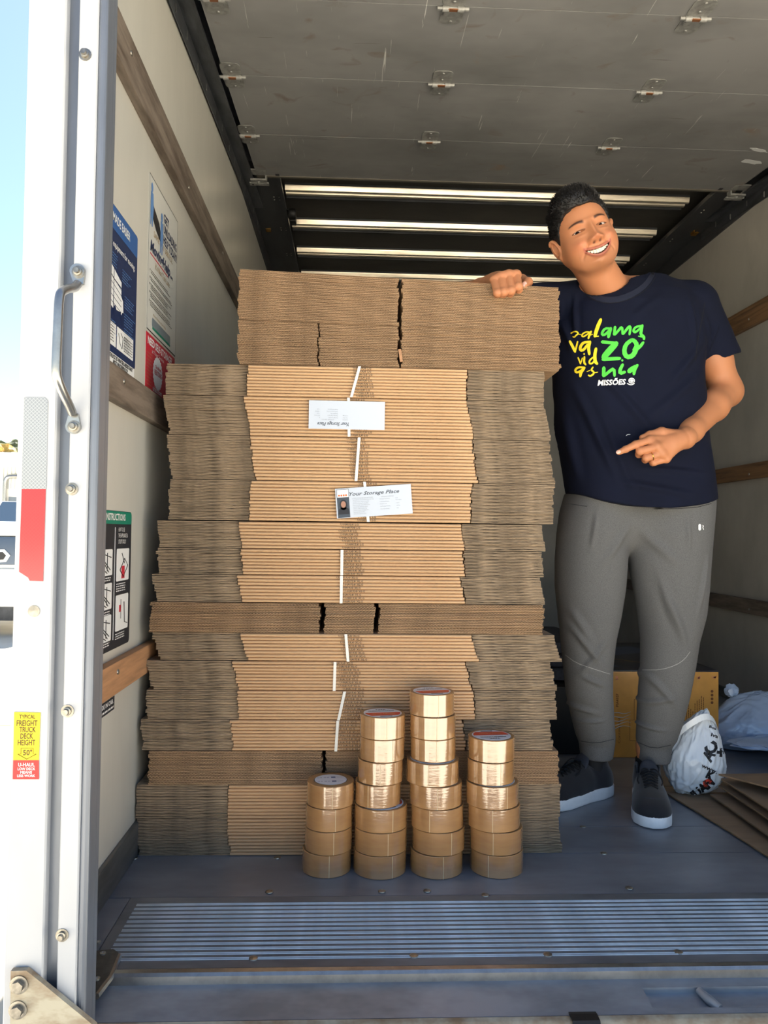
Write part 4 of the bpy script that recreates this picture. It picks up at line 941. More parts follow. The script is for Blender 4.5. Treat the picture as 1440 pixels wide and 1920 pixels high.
# ------------------------------------------------------------------ right side: box, bags, cardboard
M_card = mat('kraft sheet', (150,124,96), .8, var=.12, vscale=(3, 12, 3), bump=.06, bscale=30)
def card_sheet(lab, za, zb_, pa, pb, X1, dz=.0, th=.0042):
    A = PZ(*pa, za); B = PZ(*pb, zb_); sl_ = (A[2]-B[2])/(A[1]-B[1]); sx_ = (A[0]-B[0])/(A[1]-B[1])
    y0 = 1.50; y1 = A[1]+.02; nx, ny = 10, 12; vs = []
    sd = RB.uniform(0, 6)
    for i in range(nx+1):
        for j in range(ny+1):
            u = i/nx; v = j/ny; y = y0+(y1-y0)*v; xl = B[0]+(y-B[1])*sx_+.004*sin(6*v+sd)*(1-u); x = xl+(X1-xl)*u
            z = max(za*.6+.0005+th, B[2]+(y-B[1])*sl_ + dz*u + .004*sin(5*u+3*v+sd)*u)
            vs.append((x, y, z))
    k = len(vs); vs2_ = [(x, y, z-th) for x, y, z in vs]; fs = []
    I = lambda i, j: i*(ny+1)+j
    for i in range(nx):
        for j in range(ny): fs += [(I(i,j), I(i+1,j), I(i+1,j+1), I(i,j+1)), (k+I(i,j), k+I(i,j+1), k+I(i+1,j+1), k+I(i+1,j))]
    m = MB(); m.add(vs+vs2_, fs)
    # raw edge at the left with visible flutes
    n = 90; ev = []
    e = MB()
    for j in range(ny):
        a_, b_ = np.array(vs[I(0,j)]), np.array(vs[I(0,j+1)]); e.add([a_, b_, b_-(0,0,.0006), a_-(0,0,.0006)], [(0,1,2,3)]); e.add([a_-(0,0,th-.0006), b_-(0,0,th-.0006), b_-(0,0,th), a_-(0,0,th)], [(0,1,2,3)])
        for q in range(7):
            p = a_+(b_-a_)*(q+.25)/7; p2 = a_+(b_-a_)*(q+.75)/7; e.add([p-(0,0,.0006), p+(0,.0008,-.0006), p2+(0,.0008,-(th-.0006)), p2-(0,0,th-.0006)], [(0,1,2,3)])
            a2, b2 = a_+(b_-a_)*q/7+(.003,0,0), a_+(b_-a_)*(q+1)/7+(.003,0,0); e.add([a2, b2, b2-(0,0,th), a2-(0,0,th)], [(0,1,2,3)])
    for i in range(nx): e.add([vs[I(i,0)], vs[I(i+1,0)], vs2_[I(i+1,0)], vs2_[I(i,0)]], [(0,1,2,3)])
    o = thing('cardboard_sheet', lab, 'cardboard', (0,0,0)); m.build('sheet', M_card, o, True); e.build('fluted_edge', M_flute, o); return o
card_sheet('flat brown cardboard sheet lying on the floor, lowest of the pile at right', .0045, .0045, (1257,1492), (1440,1608), 1.765)
card_sheet('second lowest cardboard sheet of the pile at the lower right', .022, .026, (1335,1493), (1440,1563), 1.77, .004)
card_sheet('middle cardboard sheet of the pile at the lower right', .044, .048, (1346,1470), (1440,1537), 1.775, .004)
card_sheet('second highest cardboard sheet of the pile by the right wall', .066, .070, (1355,1463), (1440,1518), 1.78, .004)
card_sheet('topmost cardboard sheet of the pile by the right wall', .090, .098, (1356,1454), (1440,1475), 1.785, .006)
# orange carton
BX0, BX1, BY0, BY1, BZ = .900, 1.283, 2.63, 3.32, .300
ob = thing('orange_carton', 'orange printed carton with taped corners standing behind the man\'s legs', 'box', (0,0,0))
M_or = mat('orange carton', (222,160,72), .42, var=.12, vscale=(5, 5, 5), coat=.25); M_bl = mat('dark printed top', (30,36,58), .4, col2=(14,16,26), vscale=(5, 5, 5), coat=.3)
MB().bbox((BX0, BY0, .001), (BX1, BY1, BZ-.004), .004).build('carton', M_or, ob)
tm = MB().bbox((BX0, BY0, BZ-.004), (BX1, BY1, BZ), .0015).build('printed_top', M_bl, ob)
t = MB()
for q in ([(BX0+.02,2.70),(BX0+.06,2.70),(BX0+.03,2.86),(BX0+.01,2.86)], [(BX0+.10,2.95),(BX1-.06,3.05),(BX1-.10,3.20),(BX0+.02,3.14)]): t.add([(x, y, BZ+.0006) for x, y in q], [(0,1,2,3)])
t.build('printed_picture', mat('print slate', (70,84,104), .5), tm)
t = MB(); t.add([(BX0, 2.80, BZ+.0008), (BX1, 2.80, BZ+.0008), (BX1, 2.806, BZ+.0008), (BX0, 2.806, BZ+.0008)], [(0,1,2,3)]); t.add([(BX0, 2.97, BZ+.0008), (BX1-.1, 2.66, BZ+.0008), (BX1-.085, 2.66, BZ+.0008), (BX0, 2.985, BZ+.0008)], [(0,1,2,3)]); t.build('gold_stripe', mat('print gold', (120,104,66), .5), tm)
M_obr = mat('brown print', (116,66,24), .6)
t = MB(); yb = BY0-.0006; rr2 = random.Random(2); x = BX0+.185
while x < BX1-.055:
    top_ = .145+.05*abs(sin(x*37))+rr2.uniform(0, .03); z = .06
    while z < top_:
        l = rr2.uniform(.003, .008); t.add([(x, yb, z), (x+.0026, yb, z), (x+.0026, yb, z+l), (x, yb, z+l)], [(0,1,2,3)]); z += l+.0015
    x += .0075
put_text(t, 'PIA4107', (BX0+.030, yb, .175), (0,0,1), (-1,0,0), .009, width=.045, bold=.02)
put_text(t, 'Continental', (BX0+.036, yb, .050), (0,0,1), (-1,0,0), .008, width=.085)
for z in (.190, .203, .216, .229): t.add([(BX1-.024+.005*cos(a), yb, z+.005*sin(a)) for a in np.linspace(0, 5.7, 10)], [tuple(range(10))])
for a, b in (((.07,.06),(.12,.06)),((.12,.06),(.12,.13)),((.12,.13),(.07,.13)),((.07,.13),(.07,.06)),((.085,.13),(.085,.20)),((.085,.20),(.12,.22)),((.12,.22),(.12,.13))): t.tube([(BX0+a[0], yb, a[1]), (BX0+b[0], yb, b[1])], .0007, 4)
t.build('printing', M_obr, ob)
t = MB()
for x, z in ((BX0+.02, .275), (BX1-.075, .278), (BX1-.025, .28)):
    for k in range(3): q = rr2.uniform(-.008, .008); t.add([(x+q, yb-.0003, z+rr2.uniform(-.01, .006)), (x+q+.012, yb-.0003, z+rr2.uniform(-.004, .006)), (x+q+.008, yb-.0003, z-.008)], [(0,1,2)])
t.build('torn_patch', mat('torn pink', (214,142,104), .7), ob)
t = MB()
for k in range(5):
    z = .150-.012*k; pts = [(BX0+.002+.014*i, yb-.002-.002*(i % 2), z+.004*sin(i*1.3+k)+.010*i/6) for i in range(6)]; t.tube(pts, [.0006, .0014, .0018, .0012, .0010, .0004], 5)
t.build('stretch_wrap', mat('clear wrap', (225,225,225), .15, alpha=.6), ob, True)
# black items in the shade left of the carton
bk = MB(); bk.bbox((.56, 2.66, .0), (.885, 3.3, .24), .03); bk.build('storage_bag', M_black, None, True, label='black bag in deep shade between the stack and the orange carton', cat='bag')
for k in range(3):
    vs = []; z0 = .245+.045*k
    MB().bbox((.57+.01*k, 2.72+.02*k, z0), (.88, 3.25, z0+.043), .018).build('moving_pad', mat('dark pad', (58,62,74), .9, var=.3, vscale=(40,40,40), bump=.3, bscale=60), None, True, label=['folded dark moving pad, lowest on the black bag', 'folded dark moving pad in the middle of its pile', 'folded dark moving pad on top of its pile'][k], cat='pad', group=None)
def bag(name, lab, c, rad, seed, m, prof, n=6, amp=.06, rot=0, flat=None):
    bm = bmesh.new(); bmesh.ops.create_icosphere(bm, subdivisions=n, radius=1)
    P = np.array([v.co for v in bm.verts]); Q = np.array([[v.index for v in f.verts] for f in bm.faces]); bm.free()
    a1 = wob(P*np.array([1.6, 1.6, .8]), 3.0, seed); a2 = wob(P*np.array([1.5, 1.5, .7]), 8, seed+1); a3 = wob(P, 20, seed+2)
    d = 1+amp*a1 - amp*.75*np.abs(a2) + amp*.30*np.abs(a3)
    z = P[:,2]; s = np.interp(z, prof[0], prof[1]); Pn = P*d[:,None]; Pn[:,0] *= s; Pn[:,1] *= s
    Pn *= np.array(rad); 
    cr, sr = cos(rot), sin(rot); x = Pn[:,0]*cr+Pn[:,2]*sr; zz = -Pn[:,0]*sr+Pn[:,2]*cr; Pn[:,0] = x; Pn[:,2] = zz
    Pn += np.array(c)
    if flat is not None: Pn[:,2] = np.maximum(Pn[:,2], flat+.0015+.001*np.abs(a3))
    o = thing(name, lab, 'bag', (0,0,0)); link('bag_skin', np_mesh('bag_skin', Pn, Q, m), o); return o, Pn, Q
M_bag = mat('white plastic', (226,232,238), .30, trans=.0, coat=.2, bump=.25, bscale=28, sss=.0); M_bagB = mat('cloudy plastic', (182,202,230), .22, coat=.3, alpha=.93, bump=.2, bscale=18)
bc = PY(1303, 1428, 2.24); 
wbag, bP, bQ = bag('plastic_bag', 'crumpled white plastic shopping bag with black lettering beside the shoe', (bc[0]+.010, 2.26, .125), (.092, .085, .130), 21, M_bag, ([-1,-.6,-.1,.35,.75,1.0], [1.0,1.0,.98,.80,.60,.40]), rot=.24, amp=.075, flat=.006)
tr = bvh(bP, bQ)
def bag_text(items, m, name, Y=2.1):
    t = MB()
    for s, x, y, cap, ang_, wd, kw in items:
        p = PY(x, y, 2.2); put_text(t, s, p, (cos(ang_), 0, sin(ang_)), (-sin(ang_), 0, cos(ang_)), cap, width=wd, **kw)
    refine(t, .006); drape(t, tr, .0014, (.42, 1, -.25)); t.build(name, m, wbag)
bag_text([('C', 1349, 1404, .036, 2.2, .030, dict(bold=.05)), ('A', 1331, 1430, .030, 1.0, .030, dict(bold=.05)), ('+', 1343, 1420, .030, -.1, .026, dict(bold=.06)), ('www.', 1314, 1437, .011, -.42, .050, dict(bold=.03)), ('JUAN', 1302, 1503, .026, .72, .080, dict(bold=.06)), ('Boa', 1330, 1364, .008, -.35, .022, dict(bold=.03)), ('Iva', 1333, 1380, .010, -.3, .022, dict(bold=.03)), ('K', 1322, 1456, .022, -.5, .022, dict(bold=.06))], M_ink, 'black_lettering')
bag_text([('C', 1316, 1466, .022, -.9, .020, dict(bold=.10))], mat('bag red', (216,72,52), .4), 'red_mark')
bag_text([('100', 1258, 1420, .008, 1.1, .016, {}), ('recycle', 1288, 1489, .005, .15, .026, {})], M_fink, 'small_lettering')
# handle loops of the bag
hp_ = [PY(1270, 1372, 2.22), PY(1295, 1352, 2.20), PY(1322, 1338, 2.20), PY(1338, 1346, 2.22), PY(1346, 1368, 2.24)]
m = MB(); sp = smooth_path(hp_, 2)
for i in range(len(sp)-1):
    a_, b_ = sp[i], sp[i+1]; w0 = .013; m.add([a_+(0,0,.004), b_+(0,0,.004), b_+(.004,-.002,-w0), a_+(.004,-.002,-w0)], [(0,1,2,3)])
m.build('handle', M_bag, wbag, True)
cbag, cP, cQ = bag('plastic_bag', 'cloudy blue-white plastic bag slumped by the right wall behind the cardboard', (1.50, 2.76, .10), (.215, .14, .105), 33, M_bagB, ([-1,-.3,.3,.8,1], [1.05,1,.85,.6,.4]), rot=-.12, amp=.07, flat=.004)
kn = PY(1372, 1297, 2.66); m = MB(); m.add(*blob((kn[0]+.01, 2.68, kn[2]), .022, (1.1, .8, 1.0), 5, 3, .2)); m.build('knotted_top', M_bagB, cbag, True)
m = MB(); m.add(*blob((1.50, 2.54, .075), .12, (1.8, .75, .12), 8, 4, .12)); m.build('plastic_sheet', M_bagB, None, True, label='loose sheet of cloudy plastic between the cardboard pile and the bag', cat='plastic sheet')
# ------------------------------------------------------------------ the man
M_skin = mat('skin', (196,138,104), .5, attr='Col', sss=.12, spec=.4, bump=.03, bscale=220)
M_hair = mat('black hair', (15,13,14), .62, var=.4, vscale=(60,60,60), spec=.5)
M_shirt = mat('navy cotton', (16,21,40), .92, var=.12, vscale=(6,6,6), bump=.08, bscale=500, spec=.2)
M_pant = mat('grey marl jersey', (104,104,104), .95, col2=(84,84,85), vscale=(800,800,500), bump=.12, bscale=420, detail=2)
M_cuff = mat('grey rib cuff', (104,106,108), .95, col2=(82,84,86), vscale=(260,260,60), bump=.2, bscale=300)
man = thing('person', 'man in navy t-shirt and grey joggers leaning on the stack, pointing at it', 'person', (.80, 2.18, 0))
ORG = np.array([.80, 2.18, 0])
def toL(P): return np.asarray(P, float)-ORG
def addp(name, me): o = link(name, me, man); return o
SK = np.array(lin((190,127,88)))
# --- head, in its own frame: face towards -y, z up, eye line at z = 0
RH = np.array(Matrix.Rotation(radians(-7), 3, 'Z') @ Matrix.Rotation(radians(-20.5), 3, 'Y') @ Matrix.Rotation(radians(5), 3, 'X'))
EYE = PY(1108.5, 424.5, 1.935); HC = EYE - RH@np.array([0, -.084, 0])
def toHead(p): return RH.T@(np.array(p)-HC)
hd = Field((-.105, -.135, -.205), (.200, .150, .125), .0014)
hd.ell((0,.014,.026), (.071,.092,.086), .01)
hd.ell((0,-.022,-.026), (.060,.061,.069), .03)
hd.ell((0,-.036,-.066), (.036,.040,.030), .03)
for s in (-1, 1):
    hd.ell((s*.036,-.036,-.040), (.028,.032,.030), .03)
    hd.cap((s*.053,.012,-.040), (s*.030,-.032,-.072), .018, .015, .03)
nb = toHead(PY(1148, 560, 2.125)); hd.cap((0,.022,-.065), nb, .053, .058, .022)
tz = toHead(PY(1204, 537, 2.135)); hd.cap(nb+np.array([0,.01,.02]), tz, .046, .031, .03)
X_, Z_ = hd.ax[0][:,None], hd.ax[2][None,:]
G = lambda cx, cz, sx, sz: np.exp(-((X_-cx)/sx)**2-((Z_-cz)/sz)**2)
def zt_(x): return -.0590+.0070*(x/.033)**2
def zb__(x): return -.0715+.0195*(x/.033)**2
ft_ = .010*G(0,.002,.0080,.016)+.010*G(0,-.016,.0090,.013)+.019*G(0,-.0315,.0135,.0100)+.007*G(0,-.026,.018,.016)
for s in (-1, 1):
    ft_ = ft_+.012*G(s*.0150,-.0350,.0075,.0070)-.011*G(s*.031,.001,.0165,.010)+.0045*G(s*.030,.021,.022,.0065)+.0058*G(s*.031,.0005,.0125,.0068)
    ft_ = ft_+.0085*G(s*.041,-.033,.015,.013)+.002*G(s*.031,-.0115,.013,.004)
    u = np.clip((-Z_-.040)/.030, 0, 1); cxl = .0205+.0215*u**.8
    ft_ = ft_-.0036*np.exp(-((X_-s*cxl)/.0034)**2)*np.exp(-((Z_+.056)/.016)**4)
    ft_ = ft_-.006*np.exp(-((X_-s*.0085)/.0034)**2-((Z_+.0420)/.0022)**2)
ft_ = ft_+.005*G(0,-.068,.030,.018)+.007*G(0,-.093,.018,.011)-.0035*G(0,-.0825,.020,.004)
fd = np.clip((.0385-np.abs(X_))/.008, 0, 1)
ft_ = ft_+.0038*np.exp(-((Z_-zt_(X_)-.0032)/.0032)**2)*fd+.0048*np.exp(-((Z_-zb__(X_)+.0045)/.0042)**2)*fd-.002*np.exp(-((X_)/.003)**2)*np.exp(-((Z_+.052)/.005)**2)
mo = (Z_ < zt_(X_)) & (Z_ > zb__(X_)); ft_ = np.where(mo, ft_-.0125, ft_)
def slit(x, z):
    o = np.zeros(np.broadcast(x, z).shape, bool)
    for s in (-1, 1):
        q = (x-s*.031)/.0150; o |= (z < .0026*(1-q*q)+.0006*q*s) & (z > -.0019*(1-q*q)+.0006*q*s) & (np.abs(q) < 1)
    return o
ft_ = np.where(slit(X_, Z_), ft_-.0065, ft_)
V = hd.V; yy = hd.ax[1]; wy = np.clip(-yy/.03, 0, 1)
sh = (ft_[:,None,:]*wy[None,:,None])/hd.h; jj = np.clip(np.arange(len(yy))[None,:,None]+sh, 0, len(yy)-1.001); j0 = jj.astype(int); fr = (jj-j0).astype(np.float32)
hd.V = np.take_along_axis(V, j0, 1)*(1-fr)+np.take_along_axis(V, np.minimum(j0+1, len(yy)-1), 1)*fr
for s in (-1, 1):   # ears
    MR = np.array(Matrix.Rotation(s*radians(-28), 3, 'Z') @ Matrix.Rotation(s*radians(8), 3, 'Y') @ Matrix.Rotation(radians(-10), 3, 'X'))
    c = np.array([s*.0765, .016, -.006])
    hd.ell(c, (.0065,.0175,.031), .005, M=MR); hd.ell(c+np.array([s*.001,-.005,.004]), (.0085,.0095,.0165), .003, 's', M=MR)
    rim = []
    for a in np.linspace(-.7, 2.9, 12): rim.append(c+MR@np.array([s*.004, -.0150*sin(a)+.001, .0275*cos(a-.0)]))
    hd.chain(rim, [.0030]*12, .003); hd.ell(c+np.array([s*-.002,-.008,-.025]), (.005,.007,.008), .005)
hP, hQ = hd.mesh(2)
hT = bvh(hP, hQ)
def front(x, z): 
    r = hT.ray_cast(Vector((x, -.3, z)), Vector((0, 1, 0))); return r[0].y if r[0] is not None else -.08
# colours that belong to the skin: lips, brows, nostrils, cheeks
x, y, z = hP.T; C_ = np.tile(SK, (len(hP), 1)); frn = y < -.03
def blend(w, col): 
    global C_
    w = np.clip(w, 0, 1)[:,None]; C_ = C_*(1-w)+np.array(lin(col))*w
blend(.35*frn*(np.exp(-((np.abs(x)-.042)/.018)**2-((z+.035)/.018)**2)+.8*np.exp(-(x/.012)**2-((z+.032)/.012)**2)), (196,112,84))
fdv = np.clip((.0385-np.abs(x))/.004, 0, 1)
lips = frn*fdv*(np.exp(-((z-zt_(x)-.0026)/.0036)**4)+np.exp(-((z-zb__(x)+.0046)/.0052)**4)); blend(.75*lips, (168,92,80))
blend(1.0*frn*((z < zt_(x)+.0004)&(z > zb__(x)-.0004)&(np.abs(x) < .033)), (74,26,24))
for s in (-1, 1):
    u = (x*s-.012)/.040; zb2 = .0195+.0060*np.sin(np.clip(u, 0, 1)*2.4)-.004*np.clip(u, 0, 1); th_ = .0042*(1-.55*np.clip(u, 0, 1))
    blend(.95*frn*(u > 0)*(u < 1)*np.clip(1.5-np.abs(z-zb2)/th_, 0, 1)*np.clip(np.minimum(u, 1-u)*8, 0, 1), (54,34,26))
    q = (x-s*.031)/.0162; blend(.85*frn*(np.abs(q) < 1)*np.exp(-((z-(.0034*(1-q*q)+.0006))/.0011)**2), (40,24,20)); blend(.4*frn*(np.abs(q) < 1)*np.exp(-((z-(-.0026*(1-q*q)))/.0010)**2), (110,66,50))
    blend(.9*frn*np.exp(-((x-s*.0080)/.0034)**2-((z+.0420)/.0028)**2), (60,26,20))
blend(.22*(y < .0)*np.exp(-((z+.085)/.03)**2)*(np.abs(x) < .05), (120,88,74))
Hw = hP@RH.T+HC
# --- arms and hands
def J(x, y, Y): return PY(x, y, Y)
def hand(fl, wrist, mcps, chains, thumb, palm_r=.0135):
    for m_, r in zip(mcps, (.0118, .0122, .0118, .0108)): fl.cap(wrist, m_, .0215, r, .010)
    for a, b in zip(mcps[:-1], mcps[1:]): fl.cap(a, b, .0105, .0100, .008)
    for m_, ch in zip(mcps, chains):
        pts = [m_]+[c[0] for c in ch]; rs = [.0102]+[c[1] for c in ch]; fl.chain(pts, rs, .0022)
        for c in ch[:-1]: fl.ell(c[0], (c[1]*1.09,)*3, .002)
    fl.chain([t[0] for t in thumb], [t[1] for t in thumb], .006)
L_sh, L_el, L_wr = J(1304, 582, 2.15), J(1362, 733, 2.175), J(1284, 822, 1.985)
lo = np.array([.70, 1.90, .93]); hi = np.array([1.16, 2.26, 1.46])
aL = Field(lo, hi, .0022)
aL.chain([L_sh, L_sh*.40+L_el*.60, L_el], [.046, .047, .0425], .02)
mid = L_el*.66+L_wr*.34; aL.chain([L_el, mid, L_wr*.85+L_el*.15, L_wr], [.0425, .0405, .0290, .0265], .02)
aL.ell(L_el+np.array([.014, .012, -.004]), (.030,.030,.034), .02)
L_m = [J(1219, 825, 1.955), J(1231, 838, 1.945), J(1240, 850, 1.947), J(1249, 860, 1.955)]
aLh = Field((.64, 1.90, .93), (.95, 2.03, 1.10), .0013)
aLh.cap(L_wr+(L_el-L_wr)*.25, L_wr, .0300, .0268, .01); aLh.cap(L_wr, (L_wr+L_m[1])/2, .0255, .0225, .012)
L_ch = [[(J(1192, 833.5, 1.950), .0098), (J(1173, 842.5, 1.950), .0086), (J(1160.5, 848, 1.952), .0072)],
        [(J(1200, 846, 1.946), .0100), (J(1198, 852, 1.966), .0088), (J(1207, 853, 1.976), .0078)],
        [(J(1212, 858.5, 1.948), .0096), (J(1210, 862, 1.966), .0086), (J(1219, 861, 1.974), .0076)],
        [(J(1226, 867, 1.954), .0088), (J(1224, 868, 1.968), .0078), (J(1232, 866, 1.974), .0068)]]
hand(aLh, L_wr+(L_m[1]-L_wr)*.25, L_m, L_ch, [(J(1268, 817, 1.975), .016), (J(1240, 811, 1.968), .0135), (J(1219, 816, 1.966), .0112), (J(1205, 821, 1.968), .0090)])
R_sh, R_el, R_wr = J(1084, 566, 2.15), np.array([.285, 2.155, 1.424]), np.array([.352, 1.945, 1.402])
aR = Field((.22, 1.88, 1.33), (.72, 2.24, 1.50), .0022)
aR.chain([R_sh, (R_sh+R_el)/2, R_el], [.054, .044, .040], .02); m_ = R_el*.62+R_wr*.38; aR.chain([R_el, m_, R_wr], [.040, .036, .0265], .015)
R_m = [J(968, 515.5, 1.845), J(954, 516, 1.838), J(940, 519.5, 1.838), J(927, 525, 1.845)]
aRh = Field((.30, 1.78, 1.33), (.47, 1.99, 1.45), .0013)
aRh.cap(R_wr+(R_el-R_wr)*.3, R_wr, .033, .0265, .01); aRh.cap(R_wr, (R_wr+(R_m[1]+R_m[2])/2)/2, .0265, .0235, .012)
R_ch = [[(J(972, 537.5, 1.818), .0102), (J(973, 543, 1.8285), .0088), (J(972, 541.5, 1.8295), .008)],
        [(J(958.5, 545, 1.814), .0104), (J(957, 550, 1.828), .0090), (J(956, 549, 1.8295), .0085)],
        [(J(944.5, 547.5, 1.814), .0102), (J(943, 551.5, 1.828), .0088), (J(943, 550, 1.8295), .0085)],
        [(J(932.5, 549, 1.817), .0094), (J(932, 552, 1.828), .0082), (J(932, 551, 1.8295), .008)]]
hand(aRh, R_wr+((R_m[1]+R_m[2])/2-R_wr)*.25, R_m, R_ch, [(R_wr+np.array([.03,-.02,.0]), .016), (J(978, 525, 1.90), .0135), (J(990, 529, 1.868), .0108), (J(983, 536.5, 1.849), .0092)])
parts_ = [(Hw, hQ, C_)]
for f_, clip in ((aL, None), (aLh, None), (aR, None), (aRh, None)):
    P, Q = f_.mesh(2)
    C2 = np.tile(SK, (len(P), 1))*(1+.05*wob(P, 45, 3))[:,None]; parts_.append((P, Q, C2))
# knuckle tint on the hands
# hidden core joining head, arms and legs into one figure, and the ankles
core = Field((.50, 2.0, .05), (1.12, 2.36, 1.50), .008)
pel = np.array([.81, 2.17, .86]); chest = np.array([.80, 2.15, 1.32]); core.cap(pel, chest, .07, .075, .03); core.cap(chest, J(1150, 548, 2.13), .05, .045, .03)
core.cap(chest+np.array([0,0,.05]), L_sh, .04, .045, .03); core.cap(chest+np.array([0,0,.05]), R_sh, .04, .045, .03)
ANR, ANL = np.array([.722, 2.245, .10]), np.array([.874, 2.225, .10])
for an, kn_, hx_ in ((ANR, np.array([.705, 2.20, .46]), -.075), (ANL, np.array([.895, 2.19, .46]), .085)): core.chain([pel+np.array([hx_,0,0]), kn_, an+(0,0,.05), an+(0,0,-.03)], [.06, .045, .030, .030], .02)
P, Q = core.mesh(2); parts_.append((P, Q, np.tile(SK, (len(P), 1))))
off = 0; PP, QQ, CC = [], [], []
for P, Q, C2 in parts_: PP.append(P); QQ.append(Q+off); CC.append(C2); off += len(P)
addp('body', np_mesh('body', toL(np.concatenate(PP)), np.concatenate(QQ), M_skin, colors=np.clip(np.concatenate(CC), 0, 1)))
# eyes, teeth
def hput(vs): return [tuple(RH@np.array(v)+HC-ORG) for v in vs]
def hbuild(mb, name, m, par=None, smooth=True):
    mb.v = hput(mb.v); return mb.build(name, m, par or man, smooth)
M_eye = mat('eye white', (186,168,156), .5, spec=.2); M_iris = mat('iris', (22,13,10), .6, spec=.1)
for s in (-1, 1):
    ys_ = front(s*.031, .0002); r = .0118; cy = ys_+r-.0042
    e = MB(); N, Mm = 20, 14; vs = []
    e.lathe([(r*sin(a), -r*cos(a)) for a in np.linspace(0.001, pi/2, 10)], (s*.031, cy, 0), 1, 24); eo = hbuild(e, 'eye', M_eye)
    e = MB(); e.lathe([(.0, -r-.0006), (.0036, -r-.0003), (.0062, -r+.0015)], (0,0,0), 1, 20, False)
    ec = np.array([s*.031, cy, .0]); dv = RH.T@(CAM-(RH@ec+HC)); dv /= np.linalg.norm(dv); q_ = np.array(Vector((0,-1,0)).rotation_difference(Vector(dv)).to_matrix()); e.v = [tuple(q_@np.array(v)+ec) for v in e.v]; hbuild(e, 'iris', M_iris)
for k in range(-4, 4):
    xc = (k+.5)*.0068; w2 = .00335; zu = zt_(xc)+.0012; zl = max(zb__(xc)+.0030-.001*abs(k+.5)*.3, zb__(xc)+.001); zl = min(zl, zu-.004)
    yf = front(xc, (zt_(xc)+zb__(xc))/2)-.0065
    t = MB(); t.bbox((xc-w2, yf, zl), (xc+w2, yf+.006, zu), .0014); hbuild(t, 'tooth', mat('tooth', (236,226,204), .2, coat=.4))
# hair
hf = Field((-.095, -.115, -.09), (.095, .135, .150), .002)
hf.ell((0,.016,.034), (.0765,.0975,.0935), .005); hf.ell((-.012,-.040,.088), (.052,.042,.032), .02)
xg, yg, zg = hf.ax[0][:,None,None], hf.ax[1][None,:,None], hf.ax[2][None,None,:]
hl = np.interp(hf.ax[1], [-.12, -.062, -.045, -.028, -.012, .002, .012, .030, .045, .075, .11], [.068, .064, .055, .035, -.002, -.014, .022, .026, -.01, -.055, -.065])[None,:,None] - .10*np.maximum(np.abs(xg)-.040, 0)*(yg < -.04)
hf.V = np.maximum(hf.V, (hl-zg)).astype(np.float32)
P, Q = hf.mesh(1); N_ = normals(P, Q)
P = P+N_*(.0016*wob(P*np.array([1,.5,.6]), 160, 5)*(P[:,2] > .05)+.0010*wob(P, 300, 6))[:,None]*np.sign((N_*(P-np.array([0,.016,.03]))).sum(1))[:,None]
ho = addp('hair', np_mesh('hair', toL(P@RH.T+HC), Q, M_hair))
tf = MB(); rh = random.Random(8)
Pc = P-np.array([0,.016,.034]); nr = N_*np.sign((N_*Pc).sum(1))[:,None]
pick = np.flatnonzero((P[:,2] > .025)&((nr*Pc).sum(1) > .03)); prng = np.random.default_rng(4)
for k in prng.choice(pick, 4200):
    p = P[k]; d = nr[k]
    L = rh.uniform(.008, .016)*(1 if p[2] > .075 else .30); g_ = np.array([-.5+rh.uniform(-.3,.3), -.25+rh.uniform(-.3,.3), .35]); dd = d*.45+g_*.8; dd /= np.linalg.norm(dd)
    sd = np.cross(dd, [0.1,.2,1]); sd /= np.linalg.norm(sd); w_ = .0011; q = p+dd*L*.6+d*.002; e_ = p+dd*L+d*-.002
    b0 = p-d*.002; tf.add([b0-sd*w_, b0+sd*w_, b0+d*w_, q-sd*w_*.7, q+sd*w_*.7, q+d*w_, e_], [(0,1,4,3),(1,2,5,4),(2,0,3,5),(3,4,6),(4,5,6),(5,3,6)])
hs = hbuild(tf, 'hair_tufts', M_hair, None); hs['kind'] = 'stuff'
# nails and ring
M_nail = mat('fingernail', (226,180,160), .3, coat=.4)
def nail(c, nrm, up, w_, l_):
    n_ = np.array(nrm, float); n_ /= np.linalg.norm(n_); u_ = np.array(up, float); u_ -= n_*(u_@n_); u_ /= np.linalg.norm(u_); s_ = np.cross(u_, n_)
    vs = []; 
    for i in range(-3, 4):
        for j in range(-3, 4):
            a, b = i/3, j/3; a2, b2 = a*sqrt(1-b*b/2), b*sqrt(1-a*a/2); vs.append(c+s_*a2*w_+u_*b2*l_-n_*(a2*a2*w_*.45+b2*b2*l_*.12)-ORG)
    fs = [(i*7+j, (i+1)*7+j, (i+1)*7+j+1, i*7+j+1) for i in range(6) for j in range(6)]
    MB().add(vs, fs).build('fingernail', M_nail, man, True)
tip = J(1158.5, 848.5, 1.952); nail(tip+np.array([-.001,-.0072,.0012]), (-.25,-1,.15), L_ch[0][2][0]-L_ch[0][1][0], .0050, .0062)
nail(J(983, 535.5, 1.849)+np.array([-.0015,-.0090,.0016]), (-.15,-1,.15), (-.4,0,-.9), .0058, .0068)
rc = L_m[2]*.35+L_ch[2][0][0]*.65; ax_ = L_ch[2][0][0]-L_m[2]; ax_ /= np.linalg.norm(ax_); s1 = np.cross(ax_, [0,0,1]); s1 /= np.linalg.norm(s1); s2 = np.cross(ax_, s1)
MB().tube([rc-ORG+(s1*cos(a)+s2*sin(a))*.0112 for a in np.linspace(0, 2*pi, 25)], .0011, 6, False).build('ring', mat('gold', (222,176,90), .2, 1.0), man, True)
